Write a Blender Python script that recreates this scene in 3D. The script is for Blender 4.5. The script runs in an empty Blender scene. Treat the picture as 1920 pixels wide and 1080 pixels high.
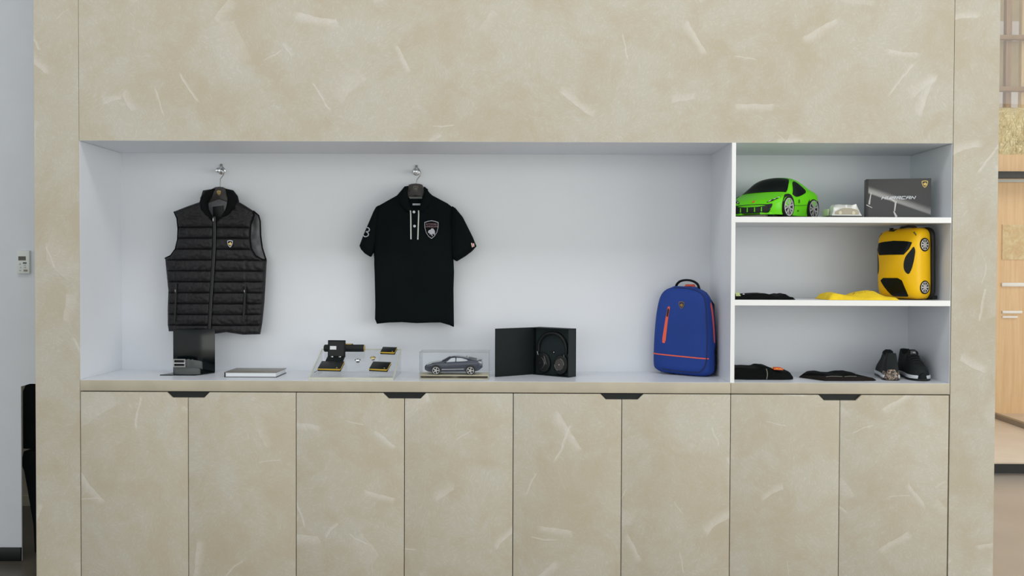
import bpy, bmesh, math, random
import numpy as np
from mathutils import Vector, Matrix, noise
from mathutils.geometry import delaunay_2d_cdt

random.seed(7)
SC = bpy.context.scene
COL = SC.collection
PI = math.pi

# ------------------------------------------------------------------ camera
FPX, DIST, EYE = 1750.0, 4.27, 1.408          # focal length in pixels of a 1920 wide frame
YAW, PITCH, ROLL = (math.radians(a) for a in (0.18477, 1.0566, 0.22097))
FW = Vector((-math.sin(YAW) * math.cos(PITCH), math.cos(YAW) * math.cos(PITCH), -math.sin(PITCH)))
_r0 = Vector((math.cos(YAW), math.sin(YAW), 0))
_u0 = _r0.cross(FW)
RT = _r0 * math.cos(ROLL) + _u0 * math.sin(ROLL)
UP = _u0 * math.cos(ROLL) - _r0 * math.sin(ROLL)
cam = bpy.data.cameras.new('camera')
cam.sensor_width = 36
cam.lens = FPX / 1920 * 36
cam.clip_end = 200
camo = bpy.data.objects.new('camera', cam)
COL.objects.link(camo)
m = Matrix((RT, UP, -FW)).transposed().to_4x4()
m.translation = (0, -DIST, EYE)
camo.matrix_world = m
SC.camera = camo

# ------------------------------------------------------------------ world, lights, exposure
SC.view_settings.view_transform = 'Standard'
SC.view_settings.look = 'None'
SC.view_settings.gamma = 1
SC.view_settings.exposure = 0.0
SC.view_settings.use_curve_mapping = False
w = bpy.data.worlds.new('daylight')
SC.world = w
w.use_nodes = True
bg = w.node_tree.nodes['Background']
bg.inputs[0].default_value = (0.975, 1.0, 0.965, 1)
bg.inputs[1].default_value = 1.31


def area(name, loc, rot, size, power, color):
    l = bpy.data.lights.new(name, 'AREA')
    l.shape = 'RECTANGLE'
    l.size, l.size_y = size
    l.energy = power
    l.color = color
    o = bpy.data.objects.new(name, l)
    o.location = loc
    o.rotation_euler = rot
    COL.objects.link(o)
    return o


# the showroom's ceiling light panels, in front of the display wall; daylight comes through the open glazed front
area('ceiling_light_panel', (-0.2, -1.65, 4.1), (0, 0, 0), (6.0, 0.8), 57, (1.0, 1.0, 1.0))
area('ceiling_light_panel', (5.0, 2.6, 4.0), (0, 0, 0), (3.0, 1.6), 44, (1.0, 0.97, 0.92))
# added unseen area light filling in daylight from the front right
fill_light = area('front_right_fill', (7.6, -5.2, 1.7), (0, 0, 0), (6.0, 3.2), 176, (1.0, 1.0, 0.91))
fill_light.rotation_euler = (Vector((1.2, 0.2, 1.4)) - Vector(fill_light.location)).to_track_quat('-Z', 'Y').to_euler()

# ------------------------------------------------------------------ helpers


def ray(px, py):
    return RT * ((px - 960) / FPX) + UP * ((540 - py) / FPX) + FW


def at(px, py, Y):
    """where the sight line through a measured photo point meets the real plane y = Y"""
    d = ray(px, py)
    k = (Y + DIST) / d.y
    return Vector((d.x * k, Y, EYE + d.z * k))


def on_plane(px, py, p0, n):
    o = Vector((0, -DIST, EYE))
    d = ray(px, py)
    k = (p0 - o).dot(n) / d.dot(n)
    return o + d * k


def lin(c):
    c = c / 255
    return c / 12.92 if c <= 0.04045 else ((c + 0.055) / 1.055) ** 2.4


def rgb(r, g, b):
    return (lin(r), lin(g), lin(b), 1)


class G:
    """tiny node-graph helper"""

    def __init__(self, mat):
        self.nt = mat.node_tree
        self.b = self.nt.nodes['Principled BSDF']

    def n(self, t, ins=None, **kw):
        nd = self.nt.nodes.new(t)
        for k, v in kw.items():
            setattr(nd, k, v)
        for k, v in (ins or {}).items():
            self.set(nd.inputs[k], v)
        return nd

    def set(self, sock, v):
        if isinstance(v, bpy.types.NodeSocket):
            self.nt.links.new(v, sock)
        else:
            sock.default_value = v

    def math(self, op, a, b=0.0, c=0.0, clamp=False):
        nd = self.n('ShaderNodeMath', operation=op, use_clamp=clamp)
        self.set(nd.inputs[0], a)
        self.set(nd.inputs[1], b)
        self.set(nd.inputs[2], c)
        return nd.outputs[0]

    def ramp(self, v, lo, hi, a=0.0, b=1.0):
        nd = self.n('ShaderNodeMapRange', interpolation_type='SMOOTHSTEP')
        self.set(nd.inputs[0], v)
        for i, x in enumerate((lo, hi, a, b)):
            nd.inputs[i + 1].default_value = x
        return nd.outputs[0]

    def mix(self, f, a, b):
        nd = self.n('ShaderNodeMix', data_type='RGBA')
        self.set(nd.inputs[0], f)
        self.set(nd.inputs[6], a)
        self.set(nd.inputs[7], b)
        return nd.outputs[2]

    def noise(self, vec, scale, detail=3, rough=0.55, dist=0.0):
        nd = self.n('ShaderNodeTexNoise', {'Vector': vec, 'Scale': scale, 'Detail': detail, 'Roughness': rough, 'Distortion': dist})
        return nd.outputs[0]

    def bump(self, h, strength, distance):
        nd = self.n('ShaderNodeBump', {'Height': h, 'Strength': strength, 'Distance': distance})
        self.set(self.b.inputs['Normal'], nd.outputs[0])


def mat(name, col, rough=0.5, metal=0.0, bump=None, var=0.0, varscale=6, **kw):
    """plain procedural material: colour with slight noise variation and fine relief"""
    mt = bpy.data.materials.new(name)
    mt.use_nodes = True
    g = G(mt)
    b = g.b
    b.inputs['Roughness'].default_value = rough
    b.inputs['Metallic'].default_value = metal
    for k, v in kw.items():
        b.inputs[k.replace('_', ' ')].default_value = v
    tc = g.n('ShaderNodeTexCoord').outputs['Object']
    if var:
        f = g.noise(tc, varscale, 4)
        dark = tuple(c * (1 - var) for c in col[:3]) + (1,)
        lite = tuple(min(1, c * (1 + var)) for c in col[:3]) + (1,)
        g.set(b.inputs['Base Color'], g.mix(g.ramp(f, 0.3, 0.7), dark, lite))
    else:
        b.inputs['Base Color'].default_value = col
    if bump:
        g.bump(g.noise(tc, bump[0], 2), bump[1], 0.001)
    return mt


def glassy(name, col, alpha_mix=0.12, rough=0.02):
    """clear acrylic / glass sheet: mostly transparent with a real fresnel reflection"""
    mt = bpy.data.materials.new(name)
    mt.use_nodes = True
    nt = mt.node_tree
    for nd in list(nt.nodes):
        nt.nodes.remove(nd)
    out = nt.nodes.new('ShaderNodeOutputMaterial')
    tr = nt.nodes.new('ShaderNodeBsdfTransparent')
    tr.inputs[0].default_value = col
    gl = nt.nodes.new('ShaderNodeBsdfGlossy')
    gl.inputs['Roughness'].default_value = rough
    lw = nt.nodes.new('ShaderNodeLayerWeight')
    pw = nt.nodes.new('ShaderNodeMath')
    pw.operation = 'POWER'
    pw.inputs[1].default_value = 4.0
    nt.links.new(lw.outputs['Facing'], pw.inputs[0])
    fr = nt.nodes.new('ShaderNodeMath')
    fr.operation = 'MULTIPLY_ADD'
    fr.inputs[1].default_value = 0.6
    fr.inputs[2].default_value = 0.008
    nt.links.new(pw.outputs[0], fr.inputs[0])
    mx = nt.nodes.new('ShaderNodeMixShader')
    nt.links.new(fr.outputs[0], mx.inputs[0])
    nt.links.new(tr.outputs[0], mx.inputs[1])
    nt.links.new(gl.outputs[0], mx.inputs[2])
    df = nt.nodes.new('ShaderNodeBsdfDiffuse')
    df.inputs[0].default_value = col
    m2 = nt.nodes.new('ShaderNodeMixShader')
    m2.inputs[0].default_value = alpha_mix
    nt.links.new(mx.outputs[0], m2.inputs[1])
    nt.links.new(df.outputs[0], m2.inputs[2])
    nt.links.new(m2.outputs[0], out.inputs[0])
    return mt


def plaster(name, tan, pale, strokes):
    """trowelled beige plaster: cloudy tone, fine brush grain and pale trowel strokes (colour and fine relief)"""
    mt = bpy.data.materials.new(name)
    mt.use_nodes = True
    g = G(mt)
    b = g.b
    pos = g.n('ShaderNodeNewGeometry').outputs['Position']
    sep = g.n('ShaderNodeSeparateXYZ', {0: pos})
    rnd = g.n('ShaderNodeObjectInfo').outputs['Random']
    off = g.math('MULTIPLY', rnd, 17.3)
    flat = g.n('ShaderNodeCombineXYZ', {0: g.math('ADD', sep.outputs[0], off), 1: g.math('ADD', sep.outputs[2], off), 2: sep.outputs[1]}).outputs[0]
    cloud = g.noise(flat, 3.2, 7, 0.62, 0.6)
    cloud2 = g.noise(flat, 7.0, 4, 0.6, 1.5)
    # brush grain: short streaks that turn from one hand-sized patch to the next
    jit = g.n('ShaderNodeTexNoise', {'Vector': flat, 'Scale': 14.0, 'Detail': 2.0}).outputs[1]
    jv = g.n('ShaderNodeVectorMath', {0: jit, 1: (0.5, 0.5, 0.5)}, operation='SUBTRACT').outputs[0]
    jv = g.n('ShaderNodeVectorMath', {0: jv, 'Scale': 0.05}, operation='SCALE').outputs[0]
    gp = g.n('ShaderNodeVectorMath', {0: flat, 1: jv}, operation='ADD').outputs[0]
    grains = []
    for scl, sh in ((5.5, 0.0), (7.5, 2.7)):
        g2 = g.n('ShaderNodeVectorMath', {0: gp, 1: (sh, sh, 0)}, operation='ADD').outputs[0]
        vg = g.n('ShaderNodeTexVoronoi', {'Vector': g2, 'Scale': scl}, voronoi_dimensions='2D')
        lg = g.n('ShaderNodeVectorMath', {0: g2, 1: vg.outputs['Position']}, operation='SUBTRACT').outputs[0]
        cg = g.n('ShaderNodeSeparateColor', {0: vg.outputs['Color']})
        rg_ = g.n('ShaderNodeVectorRotate', {'Vector': lg, 'Angle': g.math('MULTIPLY', cg.outputs[0], 6.28)}, rotation_type='Z_AXIS').outputs[0]
        st = g.n('ShaderNodeVectorMath', {0: rg_, 1: (26, 120, 1)}, operation='MULTIPLY').outputs[0]
        grains.append(g.noise(st, 1.3, 4, 0.62, 0.35))
    grain = g.math('MULTIPLY', g.math('ADD', grains[0], grains[1]), 0.5)
    fine = g.noise(flat, 160, 2)
    tone = g.math('ADD', g.math('MULTIPLY', cloud, 0.75), g.math('MULTIPLY', cloud2, 0.35))
    tone = g.ramp(tone, 0.38, 0.72)
    col = g.mix(tone, tan, pale)
    gr = g.math('MULTIPLY', g.ramp(grain, 0.47, 0.66), g.math('MULTIPLY_ADD', tone, 0.45, 0.22))
    total = None
    height = g.math('MULTIPLY', grain, 0.25)
    lite = rgb(220, 216, 210)
    col = g.mix(g.math('MULTIPLY', gr, 0.62), col, lite)
    warp = g.n('ShaderNodeTexNoise', {'Vector': flat, 'Scale': 9.0, 'Detail': 2.0}).outputs[1]
    wv = g.n('ShaderNodeVectorMath', {0: warp, 1: (0.5, 0.5, 0.5)}, operation='SUBTRACT').outputs[0]
    wv = g.n('ShaderNodeVectorMath', {0: wv, 'Scale': 0.035}, operation='SCALE').outputs[0]
    fp = g.n('ShaderNodeVectorMath', {0: flat, 1: wv}, operation='ADD').outputs[0]
    for (sc, length, width, chance, amount, shift) in strokes:
        v2 = g.n('ShaderNodeVectorMath', {0: fp, 1: (shift, shift * 0.7, 0)}, operation='ADD').outputs[0]
        vo = g.n('ShaderNodeTexVoronoi', {'Vector': v2, 'Scale': sc}, voronoi_dimensions='2D')
        loc = g.n('ShaderNodeVectorMath', {0: v2, 1: vo.outputs['Position']}, operation='SUBTRACT').outputs[0]
        cs = g.n('ShaderNodeSeparateColor', {0: vo.outputs['Color']})
        lr = g.n('ShaderNodeVectorRotate', {'Vector': loc, 'Angle': g.math('MULTIPLY', cs.outputs[0], 6.28)}, rotation_type='Z_AXIS').outputs[0]
        ls = g.n('ShaderNodeSeparateXYZ', {0: lr})
        y = g.math('ADD', ls.outputs[1], g.math('MULTIPLY', g.math('MULTIPLY', ls.outputs[0], ls.outputs[0]), g.math('MULTIPLY_ADD', cs.outputs[0], 2.0, -1.0)))
        ext = g.math('MULTIPLY_ADD', cs.outputs[1], 0.8, 0.45)
        wd = g.math('MULTIPLY', width, g.math('MULTIPLY_ADD', cs.outputs[1], 1.1, 0.4))
        along = g.ramp(g.math('DIVIDE', g.math('ABSOLUTE', ls.outputs[0]), g.math('MULTIPLY', length, ext)), 1.0, 0.72)
        yy = g.math('DIVIDE', y, wd)
        # one crisp trowel edge, one that fades
        across = g.math('MULTIPLY', g.ramp(yy, -1.0, -0.86), g.ramp(yy, 1.0, -0.7))
        on = g.math('GREATER_THAN', cs.outputs[2], 1 - chance)
        mk = g.math('MULTIPLY', g.math('MULTIPLY', along, across), on)
        mk = g.math('MULTIPLY', mk, g.ramp(grain, 0.25, 0.6, 0.55, 1.0))
        col = g.mix(g.math('MULTIPLY', mk, amount), col, lite)
        height = g.math('ADD', height, g.math('MULTIPLY', mk, 0.9))
    height = g.math('ADD', height, g.math('MULTIPLY', fine, 0.12))
    g.set(b.inputs['Base Color'], col)
    b.inputs['Roughness'].default_value = 0.55
    b.inputs['Specular IOR Level'].default_value = 0.3
    g.bump(height, 0.35, 0.002)
    return mt


STROKES = [(3.0, 0.10, 0.020, 0.45, 0.55, 0.0), (3.3, 0.085, 0.006, 0.42, 0.6, 3.7), (2.2, 0.10, 0.06, 0.5, 0.26, 9.1), (2.7, 0.07, 0.026, 0.35, 0.40, 5.3)]
M = {}
M['plaster'] = plaster('trowelled_plaster', rgb(189, 179, 159), rgb(195, 191, 179), STROKES)
M['plaster_edge'] = mat('beige_plaster_edge', rgb(188, 180, 162), 0.55, bump=(60, 0.15), var=0.05, varscale=9)
M['white'] = mat('white_laminate', rgb(225, 229, 236), 0.32, var=0.01, varscale=3)
M['white_edge'] = mat('white_edge_band', rgb(243, 244, 246), 0.3)
M['white_wall'] = mat('white_wall_paint', rgb(208, 213, 220), 0.7, bump=(90, 0.08), var=0.015)
M['dark_gap'] = mat('dark_cabinet_interior', rgb(30, 27, 22), 0.7)
M['grip'] = mat('black_grip_liner', rgb(12, 20, 22), 0.6)
M['chrome'] = mat('polished_chrome', rgb(214, 216, 220), 0.12, 1.0)
M['steel'] = mat('brushed_steel', rgb(150, 150, 150), 0.3, 1.0)
M['golddark'] = mat('dark_gold_badge', rgb(150, 118, 40), 0.4, 0.4)
M['gold'] = mat('gold_metal', rgb(206, 180, 112), 0.35, 0.7)
M['goldpaint'] = mat('gold_print', rgb(222, 184, 60), 0.45, var=0.08)
M['black'] = mat('black_plastic', rgb(10, 15, 17), 0.4, Specular_IOR_Level=0.4)
M['blackgloss'] = mat('black_gloss_board', rgb(5, 13, 16), 0.16, Specular_IOR_Level=0.25)
M['blackmatte'] = mat('black_card', rgb(13, 21, 23), 0.65, bump=(300, 0.08), Specular_IOR_Level=0.25)
M['foam'] = mat('dark_foam_insert', rgb(36, 45, 47), 0.8, bump=(500, 0.15), Specular_IOR_Level=0.2)
M['nylon'] = mat('black_nylon', rgb(21, 20, 24), 0.5, bump=(140, 0.18), var=0.15, varscale=14, Specular_IOR_Level=0.35)
M['nylon_dark'] = mat('black_knit_collar', rgb(10, 14, 16), 0.8, bump=(500, 0.3), Specular_IOR_Level=0.15)
M['lining'] = mat('grey_lining', rgb(112, 114, 118), 0.4, bump=(60, 0.4), var=0.2, varscale=25)
M['pique'] = mat('black_pique_cotton', rgb(6, 14, 17), 0.85, bump=(700, 0.3), var=0.1, varscale=8, Specular_IOR_Level=0.12)
M['cloth_black'] = mat('black_cotton', rgb(12, 15, 15), 0.85, bump=(300, 0.3), var=0.15, varscale=20, Specular_IOR_Level=0.12)
M['cloth_grey'] = mat('charcoal_cotton', rgb(34, 30, 28), 0.85, bump=(300, 0.3), var=0.15, varscale=20, Specular_IOR_Level=0.15)
M['piping'] = mat('white_piping', rgb(205, 210, 205), 0.7)
M['greyline'] = mat('grey_piping', rgb(120, 118, 108), 0.7)
M['print'] = mat('pale_print', rgb(176, 178, 190), 0.6)
M['printpink'] = mat('dusty_pink_print', rgb(150, 120, 126), 0.6)
M['hanger'] = mat('dark_grey_hanger', rgb(62, 58, 56), 0.4)
M['leather'] = mat('black_leather', rgb(20, 24, 24), 0.45, bump=(220, 0.2), var=0.1, varscale=30, Specular_IOR_Level=0.3)
M['beltleather'] = mat('charcoal_belt_leather', rgb(82, 86, 86), 0.5, bump=(250, 0.2), var=0.08, varscale=30, Specular_IOR_Level=0.3)
M['paper'] = mat('white_paper', rgb(226, 230, 236), 0.8, bump=(200, 0.1))
M['cover'] = mat('grey_book_cover', rgb(120, 114, 104), 0.35, var=0.05)
M['navyspine'] = mat('dark_book_edge', rgb(48, 52, 58), 0.5)
M['acrylic'] = glassy('clear_acrylic', (0.985, 0.99, 0.99, 1), 0.004)
M['acrylicedge'] = glassy('cream_acrylic_edge', (0.86, 0.86, 0.77, 1), 0.45, 0.1)
M['glass'] = glassy('showroom_glass', (0.97, 0.97, 0.96, 1), 0.03)
M['cream'] = mat('cream_plinth_board', rgb(205, 198, 172), 0.5, var=0.05)
M['brownband'] = mat('brown_plinth_band', rgb(104, 94, 82), 0.45, var=0.08)
M['navycar'] = mat('dark_blue_car_paint', rgb(30, 42, 66), 0.16, 0.2, Coat_Weight=0.7)
M['tyre'] = mat('black_tyre_rubber', rgb(14, 15, 17), 0.7, bump=(300, 0.2), Specular_IOR_Level=0.3)
M['rim'] = mat('silver_wheel_rim', rgb(196, 194, 196), 0.35, 0.35)
M['rimdark'] = mat('dark_wheel_well', rgb(16, 16, 20), 0.6, Specular_IOR_Level=0.3)
M['paleglass'] = mat('pale_window_glass', rgb(190, 196, 204), 0.08, 0.0)
M['blue'] = mat('royal_blue_nylon', rgb(30, 64, 146), 0.62, bump=(600, 0.2), var=0.06, varscale=6, Specular_IOR_Level=0.3)
M['bluedark'] = mat('navy_seam_nylon', rgb(22, 40, 88), 0.6, bump=(400, 0.2))
M['orange'] = mat('orange_zip_tape', rgb(240, 100, 74), 0.6)
M['mesh'] = mat('black_mesh_fabric', rgb(12, 20, 24), 0.85, bump=(350, 0.6), Specular_IOR_Level=0.2)
M['green'] = mat('bright_green_shell', rgb(104, 214, 8), 0.36, Coat_Weight=0.08, Specular_IOR_Level=0.3)
M['greendark'] = mat('green_seam', rgb(52, 120, 10), 0.5)
M['carglass'] = mat('black_car_window', rgb(8, 15, 17), 0.3, Specular_IOR_Level=0.22)
M['lamp'] = mat('silver_headlamp', rgb(205, 215, 205), 0.25)
M['yellow'] = mat('yellow_suitcase_shell', rgb(244, 192, 0), 0.42, bump=(25, 0.08), Coat_Weight=0.06, Specular_IOR_Level=0.25)
M['yellowcloth'] = mat('yellow_cotton', rgb(238, 204, 34), 0.85, bump=(260, 0.3), var=0.08, varscale=20)
M['yellowdark'] = mat('dark_text_print', rgb(96, 78, 20), 0.8)
M['box_grey'] = mat('dark_grey_print_card', rgb(60, 60, 62), 0.4, Specular_IOR_Level=0.35)
M['redlogo'] = mat('orange_red_badge', rgb(226, 92, 40), 0.6)
M['sole_white'] = mat('white_midsole', rgb(206, 212, 218), 0.6)
M['plastic_white'] = mat('white_plastic', rgb(208, 212, 210), 0.45)
M['screen'] = mat('dark_lcd', rgb(62, 62, 54), 0.3)
M['wood'] = None


def wood(name, a, b, scale=(14, 14, 0.7)):
    mt = bpy.data.materials.new(name)
    mt.use_nodes = True
    g = G(mt)
    tc = g.n('ShaderNodeTexCoord').outputs['Object']
    st = g.n('ShaderNodeVectorMath', {0: tc, 1: scale}, operation='MULTIPLY').outputs[0]
    f = g.noise(st, 2.0, 5, 0.6, 0.6)
    g.set(g.b.inputs['Base Color'], g.mix(g.ramp(f, 0.3, 0.7), a, b))
    g.b.inputs['Roughness'].default_value = 0.4
    return mt


M['wood'] = wood('pale_wood_veneer', rgb(220, 178, 130), rgb(233, 198, 154))
M['timber'] = wood('timber_post', rgb(176, 146, 104), rgb(206, 178, 136))
M['beam'] = mat('brown_beam', rgb(140, 108, 74), 0.6, var=0.1)


class MB:
    def __init__(self):
        self.v, self.f = [], []

    def add(self, vs, fs):
        o = len(self.v)
        self.v += [Vector(p) for p in vs]
        self.f += [tuple(i + o for i in f) for f in fs]
        return self

    def box(self, x0, x1, y0, y1, z0, z1, mx=None):
        vs = [Vector((x, y, z)) for x in (x0, x1) for y in (y0, y1) for z in (z0, z1)]
        if mx:
            vs = [mx @ p for p in vs]
        return self.add(vs, [(0, 1, 3, 2), (4, 6, 7, 5), (0, 4, 5, 1), (2, 3, 7, 6), (0, 2, 6, 4), (1, 5, 7, 3)])

    def loft(self, rings, caps=True, closed=True):
        n = len(rings[0])
        vs = [p for r in rings for p in r]
        fs = []
        for i in range(len(rings) - 1):
            for j in range(n if closed else n - 1):
                k = (j + 1) % n
                fs.append((i * n + j, i * n + k, (i + 1) * n + k, (i + 1) * n + j))
        if caps and closed:
            fs.append(tuple(range(n))[::-1])
            fs.append(tuple((len(rings) - 1) * n + j for j in range(n)))
        return self.add(vs, fs)

    def tube(self, pts, rad, n=10, flat=1.0, ref=None):
        pts = [Vector(p) for p in pts]
        if not isinstance(rad, (list, tuple)):
            rad = [rad] * len(pts)
        rings = []
        prev = None
        for i, p in enumerate(pts):
            t = (pts[min(i + 1, len(pts) - 1)] - pts[max(i - 1, 0)]).normalized()
            a = ref or prev or (Vector((0, 0, 1)) if abs(t.z) < 0.9 else Vector((0, 1, 0)))
            s = (a - t * a.dot(t)).normalized()
            prev = None if ref else s
            q = t.cross(s)
            rings.append([p + (s * math.cos(2 * PI * j / n) + q * (math.sin(2 * PI * j / n) * flat)) * rad[i] for j in range(n)])
        return self.loft(rings)

    def lathe(self, prof, mx=None, n=24, caps=True):
        """profile of (radius, height) turned about local z"""
        rings = [[Vector((r * math.cos(2 * PI * j / n), r * math.sin(2 * PI * j / n), h)) for j in range(n)] for r, h in prof]
        if mx:
            rings = [[mx @ p for p in r] for r in rings]
        return self.loft(rings, caps)

    def prism(self, poly, fn, d0, d1):
        """polygon (a, b) extruded between depths; fn(a, b, d) -> point"""
        n = len(poly)
        vs = [fn(a, b, d0) for a, b in poly] + [fn(a, b, d1) for a, b in poly]
        fs = [tuple(range(n)), tuple(range(2 * n - 1, n - 1, -1))]
        fs += [(i, i + n, (i + 1) % n + n, (i + 1) % n) for i in range(n)]
        return self.add(vs, fs)

    def build(self, name, material, parent=None, origin=None, bevel=0, seg=2, smooth=35, merge=True):
        me = bpy.data.meshes.new(name)
        o3 = Vector(origin) if origin else Vector((0, 0, 0))
        me.from_pydata([tuple(p - o3) for p in self.v], [], self.f)
        bm = bmesh.new()
        bm.from_mesh(me)
        if merge:
            bmesh.ops.remove_doubles(bm, verts=bm.verts, dist=1e-6)
        bmesh.ops.recalc_face_normals(bm, faces=bm.faces)
        if bevel:
            ed = [e for e in bm.edges if len(e.link_faces) == 2 and e.calc_face_angle(0) > math.radians(30)]
            bmesh.ops.bevel(bm, geom=ed, offset=bevel, segments=seg, affect='EDGES', profile=0.5, clamp_overlap=True)
        bm.to_mesh(me)
        bm.free()
        if smooth:
            for p in me.polygons:
                p.use_smooth = True
            me.set_sharp_from_angle(angle=math.radians(smooth))
        me.materials.append(material)
        ob = bpy.data.objects.new(name, me)
        COL.objects.link(ob)
        if parent:
            ob.parent = parent
        elif origin:
            ob.location = o3
        return ob


def tag(o, label=None, cat=None, group=None, kind=None):
    if label:
        o['label'] = label
    if cat:
        o['category'] = cat
    if group:
        o['group'] = group
    if kind:
        o['kind'] = kind
    return o


def thing(name, label, cat, loc=(0, 0, 0), rot=(0, 0, 0), group=None):
    o = bpy.data.objects.new(name, None)
    o.empty_display_size = 0.05
    o.location = loc
    o.rotation_euler = rot
    COL.objects.link(o)
    return tag(o, label, cat, group)


def struct(name, mb, material, bevel=0, smooth=35):
    return tag(mb.build(name, material, bevel=bevel, smooth=smooth), kind='structure')


def resample(poly, step):
    out = []
    n = len(poly)
    for i in range(n):
        a, b = Vector(poly[i]), Vector(poly[(i + 1) % n])
        k = max(1, int(math.ceil((b - a).length / step)))
        for j in range(k):
            out.append(a + (b - a) * (j / k))
    return out


def inside(p, poly):
    c = False
    n = len(poly)
    j = n - 1
    for i in range(n):
        if (poly[i][1] > p[1]) != (poly[j][1] > p[1]):
            if p[0] < (poly[j][0] - poly[i][0]) * (p[1] - poly[i][1]) / (poly[j][1] - poly[i][1]) + poly[i][0]:
                c = not c
        j = i
    return c


def smooth(pts, n=6):
    """denser points on a smooth curve through pts"""
    tabs = [[(i, p[k]) for i, p in enumerate(pts)] for k in range(len(pts[0]))]
    m_ = (len(pts) - 1) * n
    return [tuple(curve_at(t, i / n) for t in tabs) for i in range(m_ + 1)]


def rounded(poly, times=2):
    """corner-cut (rounded) closed outline"""
    for _ in range(times):
        out = []
        for (a, b), (c, d) in zip(poly, poly[1:] + poly[:1]):
            out += [(a * 0.78 + c * 0.22, b * 0.78 + d * 0.22), (a * 0.22 + c * 0.78, b * 0.22 + d * 0.78)]
        poly = out
    return poly


def sheet(poly, step, lines=()):
    """triangulated interior of a 2-D outline: points, triangles, distance to the edge, number of rim points"""
    rim = resample([Vector(p[:2]) for p in poly], step)
    pr = np.array([tuple(p) for p in rim])
    lo, hi = pr.min(0), pr.max(0)
    pts = list(rim)
    r = 0
    y = lo[1] + step * 0.5
    seg_a, seg_b = pr, np.roll(pr, -1, 0)

    def dist(p):
        d = seg_b - seg_a
        t = np.clip(((p - seg_a) * d).sum(1) / np.maximum((d * d).sum(1), 1e-12), 0, 1)
        return float(np.sqrt((((seg_a + d * t[:, None]) - p) ** 2).sum(1).min()))
    while y < hi[1]:
        x = lo[0] + (step * 0.5 if r % 2 else 0)
        while x < hi[0]:
            if all(abs(y - l) > step * 0.4 for l in lines) and inside((x, y), rim) and dist(np.array((x, y))) > step * 0.45:
                pts.append(Vector((x, y)))
            x += step
        y += step * 0.87
        r += 1
    for l in lines:
        x = lo[0]
        while x < hi[0]:
            if inside((x, l), rim) and dist(np.array((x, l))) > step * 0.3:
                pts.append(Vector((x, l)))
            x += step * 0.8
    n = len(rim)
    vo, _, fo, _, _, _ = delaunay_2d_cdt(pts, [(i, (i + 1) % n) for i in range(n)], [], 1, 1e-7)
    dd = [dist(np.array(tuple(p))) for p in vo]
    return vo, fo, dd


def pad(mb, poly, step, front, back, fn, lines=()):
    """closed cloth-like panel: front(a, b, d) and back(a, b, d) depths, fn(a, b, depth) -> point"""
    vo, fo, dd = sheet(poly, step, lines)
    n = len(vo)
    vs = [fn(p.x, p.y, front(p.x, p.y, d)) for p, d in zip(vo, dd)] + [fn(p.x, p.y, back(p.x, p.y, d)) for p, d in zip(vo, dd)]
    fs = [tuple(f) for f in fo] + [tuple(i + n for i in reversed(f)) for f in fo]
    cnt = {}
    for f in fo:
        for a, b in zip(f, list(f[1:]) + [f[0]]):
            cnt[(a, b)] = 1
    for (a, b) in cnt:
        if (b, a) not in cnt:
            fs.append((b, a, a + n, b + n))
    return mb.add(vs, fs)


XZ = lambda a, b, d: Vector((a, d, b))
XYp = lambda a, b, d: Vector((a, b, d))


def patch(poly, surf, off, thick, step, flip=1):
    """piece lying on a curved surface surf(a, b) -> point, raised by off along the normal"""
    vo, fo, dd = sheet(poly, step)
    n = len(vo)
    top, bot = [], []
    e = 1e-3
    for p in vo:
        c = surf(p.x, p.y)
        nu = surf(p.x + e, p.y) - surf(p.x - e, p.y)
        nv = surf(p.x, p.y + e) - surf(p.x, p.y - e)
        nn = nu.cross(nv).normalized() * flip
        top.append(c + nn * off)
        bot.append(c + nn * (off - thick))
    fs = [tuple(f) for f in fo] + [tuple(i + n for i in reversed(f)) for f in fo]
    cnt = {(a, b) for f in fo for a, b in zip(f, list(f[1:]) + [f[0]])}
    for (a, b) in cnt:
        if (b, a) not in cnt:
            fs.append((b, a, a + n, b + n))
    return MB().add(top + bot, fs)


def curve_at(tab, u):
    """smooth interpolation of a table [(u, value)]"""
    if u <= tab[0][0]:
        return tab[0][1]
    for (a, va), (b, vb) in zip(tab, tab[1:]):
        if u <= b:
            t = (u - a) / (b - a)
            i = tab.index((a, va))
            p0 = tab[i - 1] if i else (a - (b - a), va)
            p3 = tab[i + 2] if i + 2 < len(tab) else (b + (b - a), vb)
            m0 = (vb - p0[1]) / (b - p0[0]) * (b - a)
            m1 = (p3[1] - va) / (p3[0] - a) * (b - a)
            return (2 * t**3 - 3 * t**2 + 1) * va + (t**3 - 2 * t**2 + t) * m0 + (-2 * t**3 + 3 * t**2) * vb + (t**3 - t**2) * m1
    return tab[-1][1]


def text(body, size, fn, name, material, parent, depth=0.0006, sx=1.0, shear=0.0):
    cu = bpy.data.curves.new(name, 'FONT')
    cu.body = body
    cu.size = size
    cu.align_x = 'CENTER'
    cu.align_y = 'CENTER'
    cu.extrude = depth
    cu.resolution_u = 3
    tmp = bpy.data.objects.new(name, cu)
    COL.objects.link(tmp)
    dg = bpy.context.evaluated_depsgraph_get()
    me = bpy.data.meshes.new_from_object(tmp.evaluated_get(dg))
    bpy.data.objects.remove(tmp)
    for v in me.vertices:
        v.co = fn(v.co.x * sx + v.co.y * shear, v.co.y, v.co.z)
    me.materials.clear()
    me.materials.append(material)
    o = bpy.data.objects.new(name, me)
    COL.objects.link(o)
    o.parent = parent
    return o


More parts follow.
